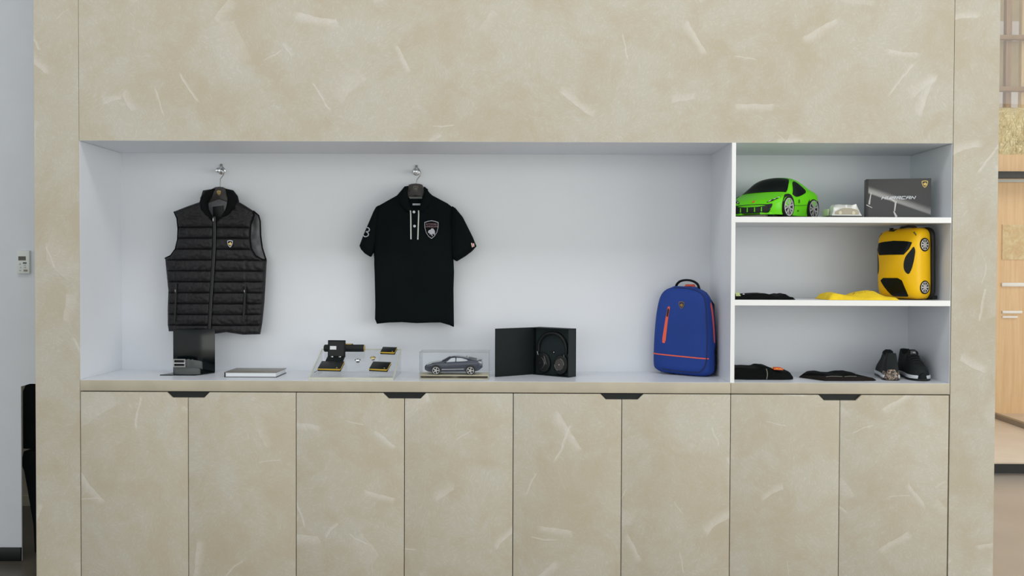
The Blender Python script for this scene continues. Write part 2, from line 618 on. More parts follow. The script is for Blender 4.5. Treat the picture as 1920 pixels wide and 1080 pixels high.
SHIELD = [(-0.46, 0.40), (-0.24, 0.47), (0, 0.5), (0.24, 0.47), (0.46, 0.40), (0.45, 0.12), (0.36, -0.16), (0.2, -0.37), (0, -0.5), (-0.2, -0.37), (-0.36, -0.16), (-0.45, 0.12)]
BULL = [(-0.27, -0.02), (-0.2, 0.1), (-0.08, 0.13), (0.02, 0.22), (0.14, 0.2), (0.25, 0.07), (0.27, -0.1), (0.22, -0.22), (0.15, -0.12), (0.06, -0.14), (0.1, -0.28), (0.02, -0.26), (-0.03, -0.14), (-0.12, -0.2), (-0.14, -0.08), (-0.2, -0.1)]


def emblem(parent, fn, width, height, rimmat, fieldmat, bullmat, name='badge', bull_scale=1.0, bull_shift=0.0, rim=0.88):
    """shield-shaped badge: rim, field and a small charging bull; fn(a, b, d): d is height off the surface"""
    o = MB().prism([(a * width, b * height) for a, b in SHIELD], fn, -0.0005, 0.0010).build(name, rimmat, parent)
    MB().prism([(a * width * rim, b * height * rim) for a, b in SHIELD], fn, 0.0004, 0.0014).build('field', fieldmat, o)
    MB().prism([(a * width * bull_scale, b * height * bull_scale + bull_shift * height) for a, b in BULL], fn, 0.0008, 0.0019).build('bull', bullmat, o)
    return o


def frame_fn(c, ax, az, an):
    c, ax, az, an = Vector(c), Vector(ax).normalized(), Vector(az).normalized(), Vector(an).normalized()
    return lambda a, b, d: c + ax * a + az * b + an * d


# ================================================================== the setting
ZC, ZT, ZB = 0.900, 1.9966, 0.8495           # worktop, top of the niche, underside of the worktop
XL, XR, XO = -1.9955, 1.9915, 2.2
XD0, XD1 = 0.9868, 1.0055                    # the upright between the open niche and the shelves
BACK = 0.455
FL = -0.05                                     # floor level

M['floor'] = mat('grey_polished_floor', rgb(176, 165, 154), 0.3, var=0.06, varscale=1.5)
struct('floor', MB().box(-2.2, 9, -9, 5.2, FL - 0.1, FL), M['floor'])
struct('floor_left', MB().box(-9, -2.2, -9, 5.2, FL - 0.1, FL), mat('dark_floor', rgb(84, 78, 70), 0.35, var=0.1, varscale=2))  # left stretch of floor in a darker tone
struct('ceiling', MB().box(-9, 9, -9, 4.9, 4.2, 4.3), M['white_wall'])
struct('wall_front_left', MB().box(-XO, XL - 0.0008, 0, 0.56, FL, 4.2), M['plaster'])
struct('wall_front_right', MB().box(XR + 0.0035, XO, 0, 0.56, FL, 4.2), M['plaster'])
struct('wall_front', MB().box(XL + 0.0008, XR + 0.0015, 0.0012, 0.56, ZT, 4.2), M['plaster'])
# white wall on the left, with a low opening beside the display wall
mb = MB()
mb.prism([(-8, FL), (-2.460, FL), (-2.460, 0.822), (-2.415, 0.836), (-2.21, 0.836), (-2.21, 4.2), (-8, 4.2)], XZ, 0.362, 0.370)
struct('wall_left', mb, M['white_wall'])
struct('baseboard_left', MB().box(-8, -2.4602, 0.350, 0.3618, FL, 0.017), M['black'], bevel=0.001)
struct('wall_back_left', MB().box(-6, -2.21, 1.45, 1.55, FL, 4.2), M['plaster_edge'])
struct('baseboard_back_left', MB().box(-6, -2.21, 1.437, 1.4498, FL, 0.012), M['cream'])
# body of the wall behind the display unit
struct('wall_back', MB().box(-2.2, 2.2, 0.57, 0.7, FL, 4.2), M['white_wall'])

# ------------------------------------------------------------------ base cabinets
SEAMS = [-1.9945, -1.4985, -1.0025, -0.5050, -0.0060, 0.4920, 0.9905, 1.4910, 1.9905]
WHICH = ['beige plaster double-door cabinet, leftmost of the base row under the vest',
         'beige plaster double-door cabinet under the black polo shirt, second from the left',
         'beige plaster double-door cabinet under the headphone box and blue backpack',
         'beige plaster double-door cabinet at the right end under the white shelves']
for k in range(4):
    x0, xm, x1 = SEAMS[2 * k:2 * k + 3]
    c = thing('base_cabinet', WHICH[k], 'cabinet', (xm, 0.0, FL), group='double-door base cabinets')
    o3 = (xm, 0, FL)
    MB().box(x0 + 0.001, x1 - 0.001, 0.024, 0.45, FL, ZB - 0.0015).build('carcass', M['dark_gap'], c, o3)
    top = ZB - 0.0045
    for s, (a, b) in ((-1, (x0, xm)), (1, (xm, x1))):
        a2, b2 = a + 0.0017, b - 0.0017
        if s < 0:
            poly = [(a2, FL + 0.01), (b2, FL + 0.01), (b2, 0.8195), (xm - 0.0735, 0.8195), (xm - 0.0985, top), (a2, top)]
        else:
            poly = [(a2, FL + 0.01), (b2, FL + 0.01), (b2, top), (xm + 0.0985, top), (xm + 0.0735, 0.8195), (a2, 0.8195)]
        MB().prism(poly, XZ, 0.0, 0.02).build('door', M['plaster'], c, o3, bevel=0.0012)
    MB().prism([(xm - 0.0725, 0.8185), (xm + 0.0725, 0.8185), (xm + 0.099, top + 0.001), (xm - 0.099, top + 0.001)], XZ, 0.012, 0.0235).build('grip_recess', M['grip'], c, o3)

# ------------------------------------------------------------------ worktops
for (a, b, lab) in ((XL + 0.0005, 0.9892, 'long beige worktop with white top under the open niche'),
                    (0.9912, XR + 0.001, 'short beige worktop with white top under the shelving bay')):
    t = thing('worktop', lab, 'worktop', ((a + b) / 2, 0, ZB))
    o3 = ((a + b) / 2, 0, ZB)
    MB().box(a, b, 0, 0.45, ZB, ZC - 0.001).build('front_board', M['plaster_edge'], t, o3, bevel=0.0012)
    MB().box(a + 0.0005, b - 0.0005, 0.0012, BACK, ZC - 0.001, ZC).build('white_top', M['white'], t, o3)

# ------------------------------------------------------------------ white niche and shelves
n = thing('display_niche', 'wide white open display niche behind the vest and polo shirt', 'niche', (-0.5, 0, ZC))
o3 = (-0.5, 0, ZC)
MB().box(XL, XD0, BACK, BACK + 0.018, ZC, ZT).build('back_panel', M['white'], n, o3)
MB().box(XL - 0.0005, XL + 0.0012, 0.003, BACK, ZC + 0.0002, ZT - 0.002).build('side_panel', M['white'], n, o3)
MB().box(XL, XD0, 0.0015, BACK, ZT - 0.0009, ZT - 0.0002).build('top_panel', M['white'], n, o3)

s = thing('shelving_unit', 'white shelving bay with two shelves holding toy cars and clothes', 'shelf', (1.5, 0, ZC))
o3 = (1.5, 0, ZC)
MB().box(XD0, XD1, 0.0012, BACK, ZC + 0.0003, ZT - 0.0005).build('upright', M['white'], s, o3)
MB().box(XD0, XD1, -0.0012, 0.0012, ZC - 0.002, ZT - 0.0005).build('edge_band', M['white_edge'], s, o3)
MB().box(XR - 0.0015, XR + 0.0002, 0.002, BACK, ZC + 0.0003, ZT - 0.002).build('side_panel', M['white'], s, o3)
MB().box(XD1, XR, BACK, BACK + 0.018, ZC, ZT).build('back_panel', M['white'], s, o3)
MB().box(XD1, XR, 0.0025, BACK, ZT - 0.0009, ZT - 0.0002).build('top_panel', M['white'], s, o3)
for z0, z1 in ((1.6335, 1.6590), (1.2540, 1.2792)):
    sh = MB().box(XD1 + 0.0002, XR - 0.0016, 0.0012, BACK, z0, z1).build('shelf', M['white'], s, o3)
    MB().box(XD1 + 0.0002, XR - 0.0016, -0.0008, 0.0012, z0, z1).build('shelf_edge', M['white_edge'], sh, o3)

# ------------------------------------------------------------------ left background
MB_ = MB()
t = thing('wall_thermostat', 'white wall controller with dark screen on the white wall at left', 'thermostat', at(43, 492, 0.362))
o3 = at(43, 492, 0.362)
P = lambda px, py: at(px, py, 0.350)
a, b = P(32.0, 469.5), P(55.5, 513.0)
MB().box(a.x, b.x, 0.346, 0.362, b.z, a.z).build('case', M['plastic_white'], t, o3, bevel=0.002)
a, b = P(35.3, 480.6), P(49.2, 488.3)
MB().box(a.x, b.x, 0.345, 0.347, b.z, a.z).build('screen', M['screen'], t, o3)
for (x0, y0, x1, y1, mm) in ((43.8, 491.8, 50.6, 494.4, 'navyspine'), (37, 493, 39.5, 496.5, 'steel'), (45, 496.5, 49, 498, 'steel'), (38, 500, 40.8, 502.5, 'steel'), (45.5, 500, 49.5, 502.5, 'steel'), (45, 505.5, 52.5, 509, 'cover'), (37, 506, 40, 508, 'steel')):
    a, b = P(x0, y0), P(x1, y1)
    MB().box(a.x, b.x, 0.3445, 0.347, b.z, a.z).build('button', M[mm], t, o3, bevel=0.0005)

c = thing('black_chair', 'black upholstered chair half hidden behind the left end of the display wall', 'chair', (-2.38, 0.55, FL))
o3 = (-2.38, 0.55, FL)
mb = MB()
mb.prism([(-2.526, 0.483), (-2.225, 0.483), (-2.225, 0.862), (-2.49, 0.862), (-2.517, 0.800), (-2.526, 0.780)], XZ, 0.50, 0.57)
mb.build('backrest', M['blackmatte'], c, o3, bevel=0.006)
mb = MB()
mb.prism([(-2.527, 0.40), (-2.524, 0.440), (-2.516, 0.474), (-2.225, 0.474), (-2.225, FL + 0.0005), (-2.462, FL + 0.0005), (-2.470, 0.10), (-2.488, 0.21), (-2.500, 0.285), (-2.515, 0.37)], XZ, 0.49, 0.62)
mb.build('shell', M['blackmatte'], c, o3, bevel=0.004)

# ------------------------------------------------------------------ right background: platform, glass, timber wall and stand-ins for reflected outdoors
struct('trim_1', MB().box(2.5, 9, 2.43, 4.9, 0.0325, 0.0475), mat('beige_platform_board', rgb(222, 205, 186), 0.45, var=0.03), bevel=0.002)
struct('trim_2', MB().box(2.5, 9, 2.50, 4.9, FL, 0.0325), M['black'])
struct('wall_right', MB().box(2.3, 9, 4.75, 4.88, FL, 2.545), M['wood'])
t = tag(MB().box(2.4, 9, 4.56, 4.62, 2.298, 2.364).build('handrail', M['black'], None, (5, 4.59, 2.33), bevel=0.004), 'black horizontal rail across the wooden wall beyond the glass', 'rail')
t = tag(MB().box(2.4, 9, 4.68, 4.7498, 2.275, 2.30).build('ledge_strip', M['plastic_white'], None, (5, 4.71, 2.29), bevel=0.003), 'thin pale ledge strip below the black rail at right', 'ledge')
# glass partition standing on the platform, running back to the wooden wall
ga, gb = Vector((4.515, 4.62, 0.0475)), Vector((4.47, 3.92, 0.0475))
gd = (gb - ga).normalized()
gn = Vector((gd.y, -gd.x, 0))
gp = thing('window_1', None, None, ga)
tag(gp, kind='structure')
gx = Matrix((gd, -gn, Vector((0, 0, 1)))).transposed()


def gbox(l0, l1, n0, n1, z0, z1, name, mt, parent):
    mb = MB().box(l0, l1, n0, n1, z0, z1)
    mb.v = [gx @ p for p in mb.v]
    return mb.build(name, mt, parent)


ch = gbox(-0.1, 2.1, -0.022, 0.022, 0.0, 0.045, 'bottom_channel', M['steel'], gp)
gbox(-0.1, 2.1, -0.006, 0.006, 0.045, 3.9, 'pane', M['glass'], gp)
# built bank and pavilion stand in for outdoors reflected in the glass
M['reflected_grass'] = mat('reflected_grass_bank', rgb(206, 190, 150), 0.9, bump=(8, 0.6), var=0.3, varscale=9)
vs, fs = [], []
for i in range(25):
    for j in range(7):
        x = 1 + i * 0.5
        y = 5.6 + j * 0.8
        vs.append((x, y, 2.45 + j * 0.256 + 0.05 * noise.noise(Vector((x * 2, y * 2, 0)))))
for i in range(24):
    for j in range(6):
        a = i * 7 + j
        fs.append((a, a + 7, a + 8, a + 1))
tag(MB().add(vs, fs).build('reflected_bank', M['reflected_grass']), kind='structure')
bl = []
rg = random.Random(3)
for k in range(1400):
    x, y = rg.uniform(4.2, 7.5), rg.uniform(5.7, 9.5)
    z = 2.45 + (y - 5.6) * 0.32
    h = rg.uniform(0.08, 0.22)
    dx, dy = rg.uniform(-0.12, 0.12), rg.uniform(-0.1, 0.05)
    bl.append(((x - 0.012, y, z), (x + 0.012, y, z), (x + dx, y + dy, z + h)))
mb = MB()
for tri in bl:
    mb.add(tri, [(0, 1, 2)])
tag(mb.build('grass', M['reflected_grass'], smooth=0, merge=False), 'dry blond grass standing in for a bank reflected in the glass', 'grass', kind='stuff')

p = thing('reflected_pavilion', 'timber pavilion standing in for posts and beams reflected in the glass', 'pavilion', (7.5, 10.4, 3.9))
o3 = (7.5, 10.4, 3.9)
MB().box(4, 12, 11.2, 11.3, 3.5, 6.8).build('reflected_wall_panel', mat('reflected_tan_boarding', rgb(172, 152, 116), 0.7, var=0.08), p, o3)
for z0, z1 in ((5.22, 5.52), (3.7, 4.42)):
    MB().box(4, 12, 11.1, 11.2, z0, z1).build('pale_band', mat('pale_plaster_band', rgb(206, 198, 196), 0.7), p, o3)
M['timber_dark'] = wood('dark_timber_post', rgb(132, 98, 68), rgb(156, 120, 86))
for x, mm in ((4.4, 'timber'), (4.9, 'timber_dark'), (5.4, 'timber'), (5.8, 'timber'), (6.2, 'timber_dark'), (6.55, 'timber'), (6.92, 'timber'), (7.12, 'timber_dark'), (7.30, 'timber'), (7.47, 'timber'), (7.66, 'timber_dark'), (7.9, 'timber'), (8.4, 'timber_dark'), (8.9, 'timber')):
    MB().box(x, x + 0.09, 10.4, 10.5, 3.6, 6.8).build('post', M[mm], p, o3, bevel=0.01)
for z in (5.03, 4.23):
    MB().box(4, 12, 10.3, 10.4, z, z + 0.07).build('beam', M['beam'], p, o3, bevel=0.01)
# added white bars and a mottled panel imitate reflections in the glass
for k, (x0, x1, y0, y1, lab) in enumerate(((1878.5, 1960, 530, 537.5, 'upper white bar imitating a reflection in the glass at right'), (1879.5, 1917, 582.5, 588, 'middle white bar imitating a reflection in the glass at right'), (1879.5, 1908, 592.5, 596.5, 'lowest and thinnest white bar imitating a reflection in the glass at right'))):
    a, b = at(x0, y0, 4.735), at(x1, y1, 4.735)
    t = thing('reflection_bar', lab, 'reflection bar', (a.x, 4.749, b.z), group='reflection bars on the wooden wall')
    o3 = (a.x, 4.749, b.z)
    MB().box(a.x, b.x, 4.732, 4.744, b.z, a.z).build('bar_front', M['white_edge'], t, o3, bevel=0.004)
    MB().box(a.x + 0.01, b.x - 0.01, 4.744, 4.7498, b.z + 0.003, a.z - 0.003).build('bar_back', M['plastic_white'], t, o3)
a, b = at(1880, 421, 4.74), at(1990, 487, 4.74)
t = thing('reflection_panel', 'mottled blond panel imitating a glass reflection above the white bars', 'reflection panel', (a.x, 4.749, b.z))
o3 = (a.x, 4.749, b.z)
mt = bpy.data.materials.new('mottled_reflection')
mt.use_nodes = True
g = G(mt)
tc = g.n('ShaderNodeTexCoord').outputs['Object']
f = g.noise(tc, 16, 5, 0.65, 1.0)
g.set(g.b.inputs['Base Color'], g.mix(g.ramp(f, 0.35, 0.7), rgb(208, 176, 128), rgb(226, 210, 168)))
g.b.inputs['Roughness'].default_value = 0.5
MB().box(a.x, b.x, 4.742, 4.7498, b.z, a.z).build('print', mt, t, o3)  # mottled colour stands in for foliage mirrored in the glass

# ================================================================== hanging clothes
def P2(points, Y, ox, oy, sc):
    """photo crop points -> (x, z) on the plane y = Y"""
    out = []
    for (a, b) in points:
        q = at(ox + a / sc, oy + b / sc, Y)
        out.append((q.x, q.z))
    return out


def Pd(points, yf, ox, oy, sc):
    """like P2, on a curved sheet y = yf(x)"""
    out = []
    for (a, b) in points:
        y = 0.37
        for _ in range(4):
            q = at(ox + a / sc, oy + b / sc, y)
            y = yf(q.x)
        out.append((q.x, q.z))
    return out


def wall_hook(px, py, label):
    c = at(px, py, 0.40)
    t = thing('wall_hook', label, 'hook', (c.x, BACK, c.z), group='chrome wall hooks')
    o3 = (c.x, BACK, c.z)
    mx = Matrix.Translation((c.x, BACK, c.z + 0.004)) @ Matrix.Rotation(PI / 2, 4, 'X')
    MB().lathe([(0.0005, 0), (0.02, 0), (0.02, 0.004), (0.017, 0.006), (0.0005, 0.006)], mx).build('wall_plate', M['chrome'], t, o3)
    MB().box(c.x - 0.0055, c.x + 0.0055, BACK - 0.01, BACK - 0.002, c.z + 0.004, c.z + 0.036).build('plate_tab', M['steel'], t, o3, bevel=0.002)
    mx = Matrix.Translation((c.x, BACK - 0.006, c.z)) @ Matrix.Rotation(PI / 2, 4, 'X')
    MB().lathe([(0.0005, 0), (0.007, 0), (0.006, 0.04), (0.0005, 0.04)], mx, 14).build('peg', M['chrome'], t, o3)
    mx = Matrix.Translation((c.x, BACK - 0.042, c.z)) @ Matrix.Rotation(PI / 2, 4, 'X')
    MB().lathe([(0.0005, 0), (0.010, 0.001), (0.013, 0.006), (0.0135, 0.010), (0.011, 0.016), (0.0005, 0.019)], mx, 20).build('knob', M['chrome'], t, o3)
    return c


def hanger(c, zbar, label, tilt, wide):
    """wire hook over the peg and a broad dark neck plate with arms"""
    t = thing('coat_hanger', label, 'hanger', (c.x, 0.425, c.z), group='dark grey coat hangers')
    o3 = (c.x, 0.425, c.z)
    pts = []
    for k in range(13):
        a = math.radians(165 - k * 18)
        pts.append((c.x + 0.003 + 0.0205 * math.cos(a), 0.422, c.z - 0.010 + 0.0205 * math.sin(a)))
    pts += [(c.x + 0.004, 0.423, c.z - 0.042), (c.x + 0.001 + tilt, 0.424, c.z - 0.056), (c.x + tilt, 0.425, zbar - 0.006)]
    MB().tube(pts, 0.0022, 8).build('hook', M['steel'], t, o3)
    x = c.x + tilt
    out = [(-0.032, 0.0), (-0.02, 0.005), (0, 0.007), (0.02, 0.005), (0.032, 0.0), (0.044, -0.046), (0.13, -0.108), (0.13, -0.125), (0.05, -0.072), (0, -0.055), (-0.05, -0.072), (-0.13, -0.125), (-0.13, -0.108), (-0.044, -0.046)]
    MB().prism([(x + a * wide, zbar + b) for a, b in out], XZ, 0.405, 0.425).build('shoulder_bar', M['hanger'], t, o3, bevel=0.004)
    return t, o3, x


hl = wall_hook(409, 319, 'chrome wall hook above the quilted vest')
hr = wall_hook(779, 321, 'chrome wall hook above the black polo shirt')
tv, tvo, xv = hanger(hl, at(411, 353, 0.42).z, 'dark coat hanger with a gold badge carrying the quilted vest', 0.002, 0.92)
tp, tpo, xp = hanger(hr, at(779.5, 347, 0.42).z, 'dark coat hanger with a grey badge carrying the polo shirt', 0.0, 1.1)
emblem(tv, frame_fn(at(410.5, 362, 0.4045) - Vector(tvo), (1, 0, 0), (0, 0, 1), (0, -1, 0)), 0.021, 0.024, M['gold'], M['brownband'], M['gold'], rim=0.7)
emblem(tp, frame_fn(at(779.5, 354, 0.4045) - Vector(tpo), (1, 0, 0), (0, 0, 1), (0, -1, 0)), 0.026, 0.029, M['greyline'], M['hanger'], M['greyline'], rim=0.86)

# ---- quilted vest
YV = 0.415
V = lambda pts: P2(pts, 0.37, 280, 290, 2.511)
vest = thing('quilted_vest', 'black quilted sleeveless vest with stand collar hanging on the left hook', 'vest', (at(409, 360, 0.4).x, YV, at(409, 360, 0.4).z))
o3 = tuple(vest.location)
vx = at(403, 500, 0.37).x
body = lambda x: 0.075 * math.sqrt(max(0.0, 1 - ((x - vx) / 0.262) ** 2))
Vb = lambda pts: P2(pts, YV - 0.004, 280, 290, 2.511)
Vf = lambda pts: Pd(pts, lambda x: YV - 0.016 - body(x), 280, 290, 2.511)
Vc = lambda pts: Pd(pts, lambda x: YV - 0.045 - 0.8 * body(x), 280, 290, 2.511)
OUT = [(232, 225), (175, 245), (116, 268), (130, 300), (135, 350), (133, 400), (122, 445), (100, 475), (73, 487), (80, 560), (88, 640), (85, 720), (85, 800), (90, 832), (120, 832), (200, 830), (285, 836), (360, 836), (440, 848), (520, 846), (530, 790), (540, 690), (545, 600), (549, 520), (551, 497), (532, 440), (524, 380), (522, 310), (515, 285), (490, 265), (450, 240), (412, 218), (390, 170), (320, 160), (255, 170)]
mb = MB()
pad(mb, Vb([(p + (2 if p < 250 else -5), q - 2) for p, q in OUT]), 0.016, lambda x, z, d: YV + 0.002, lambda x, z, d: YV + 0.012, XZ)
mb.build('back_panel', M['nylon'], vest, o3)
# grey lining showing at the neck and the right armhole
mb = MB()
pad(mb, Vb([(240, 200), (400, 200), (400, 330), (240, 330)]), 0.012, lambda x, z, d: YV - 0.006, lambda x, z, d: YV + 0.002, XZ)
mb.build('lining', M['lining'], vest, o3)
mb = MB()
pad(mb, Vb([(470, 262), (492, 268), (512, 288), (519, 312), (521, 380), (529, 440), (545, 490), (500, 500), (455, 470), (455, 300)]), 0.01, lambda x, z, d: YV - 0.006 - 0.010 * noise.noise(Vector((x * 30, z * 22, 1))), lambda x, z, d: YV + 0.002, XZ)
mb.build('lining', M['lining'], vest, o3)
zs0 = at(395, 427, 0.37).z
pitch = at(395, 427, 0.37).z - at(395, 447.3, 0.37).z


def quilt(side):
    xs = at(280 + (130 if side < 0 else 463) / 2.511, 500, 0.37).x

    def puff(x, z, d):
        ph = (z - zs0) / pitch
        g = abs(math.sin(PI * ph)) ** 0.42
        if z > zs0 + 0.9 * pitch:
            g = 0.85
        s = 1.0
        if z < at(400, 485, 0.37).z:
            s = min(1, abs(x - xs) / 0.009) ** 0.6
        wr = (0.0026 * noise.noise(Vector((x * 40, z * 70, 3 + side))) + 0.0024 * noise.noise(Vector((x * 110, z * 60, 5)))) * (0.4 + g)
        return (0.0035 + 0.0115 * g * (0.35 + 0.65 * s) + wr) * min(1, d / 0.014) ** 0.5
    return lambda x, z, d: YV - 0.012 - body(x) - puff(x, z, d)


LEFT = [(262, 200), (232, 225), (175, 245), (116, 268), (130, 300), (135, 350), (133, 400), (122, 445), (100, 475), (73, 487), (80, 560), (88, 640), (85, 720), (85, 800), (90, 832), (120, 832), (200, 829), (278, 830), (283, 760), (291, 640), (298, 520), (302, 400), (303, 310), (275, 270)]
RIGHT = [(380, 200), (412, 218), (450, 240), (487, 264), (494, 285), (478, 330), (474, 390), (480, 440), (500, 475), (530, 492), (551, 497), (549, 520), (545, 600), (540, 690), (530, 790), (520, 846), (480, 847), (440, 848), (400, 842), (360, 836), (300, 845), (286, 838), (290, 760), (298, 640), (306, 520), (312, 400), (312, 310), (350, 270)]
for nm, sd, poly in (('front_panel', -1, LEFT), ('front_panel', 1, RIGHT)):
    fr = quilt(sd)
    mb = MB()
    pad(mb, Vf(poly), 0.0052, fr, lambda x, z, d: YV - 0.006 - body(x) * 0.995, XZ, [zs0 - k * pitch for k in range(0, 10)])
    mb.build(nm, M['nylon'], vest, o3, smooth=60)
# black binding along the armholes
for pts in ([(116, 268), (130, 300), (135, 350), (133, 400), (122, 445), (100, 475), (74, 488)], [(489, 264), (494, 285), (478, 330), (474, 390), (480, 440), (500, 475), (530, 492), (550, 498)], [(490, 265), (515, 287), (522, 312), (524, 380), (532, 440), (550, 496)]):
    q = [Vector((x, YV - 0.016 - body(x) * (0.98 if i < 2 else 0.98), z)) for i, (x, z) in enumerate(Vf(pts) if pts[0][0] != 490 else Vb(pts))]
    if pts[0][0] == 490:
        q = [Vector((p.x, YV - 0.004, p.z)) for p in q]
    MB().tube(q, 0.0035, 8).build('armhole_binding', M['nylon_dark'], vest, o3)
# zip down the middle
q = [Vector((x, YV - 0.022 - body(x), z)) for x, z in Vf([(305, 292), (308, 350), (307, 430), (302, 520), (294, 640), (287, 760), (283, 826)])]
zp = MB().tube(q, 0.0075, 8, flat=0.4, ref=Vector((1, 0, 0))).build('zip', M['black'], vest, o3)
c = Vf([(305, 304)])[0]
MB().box(c[0] - 0.003, c[0] + 0.003, YV - 0.031 - body(c[0]), YV - 0.024 - body(c[0]), c[1] - 0.012, c[1] + 0.006).build('zip_pull', M['steel'], zp, o3, bevel=0.001)
for pts, pl in (([(131, 604), (129, 690), (124, 785)], (129, 640)), ([(456, 620), (452, 700), (446, 785)], (453, 642))):
    q = [Vector((x, YV - 0.030 - body(x), z)) for x, z in Vf(pts)]
    zp = MB().tube(q, 0.0055, 8, flat=0.7, ref=Vector((1, 0, 0))).build('pocket_zip', M['black'], vest, o3)
    c = Vf([pl])[0]
    MB().box(c[0] - 0.002, c[0] + 0.002, YV - 0.038 - body(c[0]), YV - 0.032 - body(c[0]), c[1] - 0.008, c[1] + 0.006).build('zip_pull', M['steel'], zp, o3, bevel=0.0008)
# stand collar: left and right fronts, and the strip behind the hanger
CL = [(305, 302), (285, 286), (268, 255), (266, 225), (283, 196), (293, 168), (300, 158), (262, 170), (240, 195), (232, 225), (238, 258), (262, 287), (290, 302)]
CR = [(306, 302), (338, 290), (357, 252), (363, 222), (365, 195), (362, 168), (348, 157), (385, 165), (406, 192), (412, 218), (404, 252), (370, 288), (325, 304)]
for poly in (CL, CR):
    mb = MB()
    pad(mb, Vc(poly), 0.006, lambda x, z, d: YV - 0.034 - 0.8 * body(x) - 0.022 * min(1, d / 0.016) ** 0.6, lambda x, z, d: YV - 0.02 - 0.6 * body(x), XZ)
    mb.build('collar', M['nylon_dark'], vest, o3, smooth=70)
mb = MB()
pad(mb, Vb([(258, 192), (268, 172), (300, 158), (350, 158), (380, 167), (394, 190), (386, 216), (266, 216)]), 0.008, lambda x, z, d: YV - 0.0005, lambda x, z, d: YV + 0.016, XZ)
mb.build('collar', M['nylon_dark'], vest, o3, smooth=70)
q = Vb([(301, 246), (350, 240), (352, 288), (322, 300), (303, 290)])
MB().prism(q, XZ, YV - 0.012, YV - 0.008).build('neck_label', M['black'], vest, o3)
c = Vf([(386, 420)])[0]
emblem(vest, frame_fn(Vector((c[0], YV - 0.036 - body(c[0]), c[1])) - Vector(o3), (1, 0, -0.02), (0, 0, 1), (0, -1, 0)), 0.030, 0.036, M['print'], M['nylon_dark'], M['gold'], rim=0.74)

# ---- polo shirt
YP = 0.415
S = lambda pts: P2(pts, 0.365, 650, 290, 3.178)
polo = thing('polo_shirt', 'black short-sleeved polo shirt with white placket stripes on the right hook', 'shirt', (at(779, 360, 0.4).x, YP, at(779, 360, 0.4).z))
o3 = tuple(polo.location)
pxc = at(650 + 400 / 3.178, 500, 0.38).x
pbody = lambda x: 0.055 * math.sqrt(max(0.0, 1 - ((x - pxc) / 0.25) ** 2))


def pfront(x, z, d):
    f = 0.004 * noise.noise(Vector((x * 9, z * 2.2, 2))) + 0.0025 * noise.noise(Vector((x * 22, z * 4, 7)))
    return YP - 0.012 - pbody(x) - (0.006 + f) * min(1, d / 0.012) ** 0.5


BODY = [(330, 232), (300, 245), (190, 305), (172, 330), (160, 420), (156, 500), (158, 570), (163, 612), (163, 650), (166, 720), (168, 800), (170, 900), (168, 980), (180, 1008), (250, 1000), (330, 997), (420, 1003), (500, 1000), (560, 1000), (610, 1015), (636, 1027), (634, 900), (633, 800), (636, 700), (633, 625), (640, 560), (640, 420), (640, 320), (600, 290), (490, 232), (453, 262), (440, 308), (409, 322), (378, 308), (366, 262)]
mb = MB()
pad(mb, S(BODY), 0.009, pfront, lambda x, z, d: YP, XZ)
mb.build('body', M['pique'], polo, o3, smooth=60)
SL = [(190, 303), (176, 312), (160, 340), (130, 410), (100, 480), (77, 543), (86, 564), (110, 590), (140, 608), (150, 590), (160, 572), (172, 500), (182, 400)]
SR = [(628, 306), (648, 318), (690, 370), (720, 430), (750, 490), (772, 545), (745, 575), (705, 605), (655, 635), (640, 628), (630, 610), (622, 520), (620, 400)]
sleeve_y = {}
for poly, sd in ((SL, -1), (SR, 1)):
    xs = S([(SL[0] if sd < 0 else SR[0])])[0][0]
    fy = (lambda x, z, d, xs=xs: YP - 0.020 - pbody(xs) * 0.9 - 0.02 * min(1, d / 0.03) ** 0.6 - 0.003 * noise.noise(Vector((x * 15, z * 12, 4))))
    sleeve_y[sd] = fy
    mb = MB()
    pad(mb, S(poly), 0.008, fy, lambda x, z, d: YP - 0.012, XZ)
    mb.build('sleeve', M['pique'], polo, o3, smooth=60)
# collar wings and neck
for poly in ([(348, 192), (330, 214), (300, 248), (318, 300), (360, 345), (392, 352), (376, 300), (366, 262), (362, 225), (368, 188)],
             [(472, 196), (492, 225), (520, 252), (500, 300), (460, 345), (420, 352), (442, 300), (452, 262), (462, 225), (462, 192)]):
    mb = MB()
    pad(mb, S(poly), 0.006, lambda x, z, d: YP - 0.020 - pbody(x) - 0.012 * min(1, d / 0.014) ** 0.6, lambda x, z, d: YP - 0.008 - 0.6 * pbody(x), XZ)
    mb.build('collar', M['pique'], polo, o3, smooth=60)
mb = MB()
pad(mb, S([(345, 196), (368, 186), (462, 190), (478, 200), (470, 330), (350, 330)]), 0.009, lambda x, z, d: YP - 0.004, lambda x, z, d: YP + 0.012, XZ)
mb.build('collar', M['pique'], polo, o3, smooth=60)
q = S([(368, 247), (456, 247), (456, 260), (368, 260)])
tape = MB().prism(q, XZ, YP - 0.022, YP - 0.0195).build('neck_tape', M['cloth_black'], polo, o3)
for r in range(2):
    for k in range(11):
        x0 = 369 + k * 7.9 + (3.9 if r else 0)
        if x0 + 4 > 456:
            continue
        q = S([(x0, 248 + r * 6), (x0 + 4, 248 + r * 6), (x0 + 4, 253.5 + r * 6), (x0, 253.5 + r * 6)])
        MB().prism(q, XZ, YP - 0.0232, YP - 0.0215).build('check', M['piping'], tape, o3, smooth=0)
lb = MB().prism(S([(356, 262), (466, 262), (466, 345), (350, 345)]), XZ, YP - 0.05, YP - 0.04).build('inner_neck', M['pique'], polo, o3)
for (x0, x1) in ((393, 412), (413, 439)):
    MB().prism(S([(x0, 291), (x1, 291), (x1, 302), (x0, 302)]), XZ, YP - 0.0525, YP - 0.0495).build('size_label', M['print'], lb, o3)
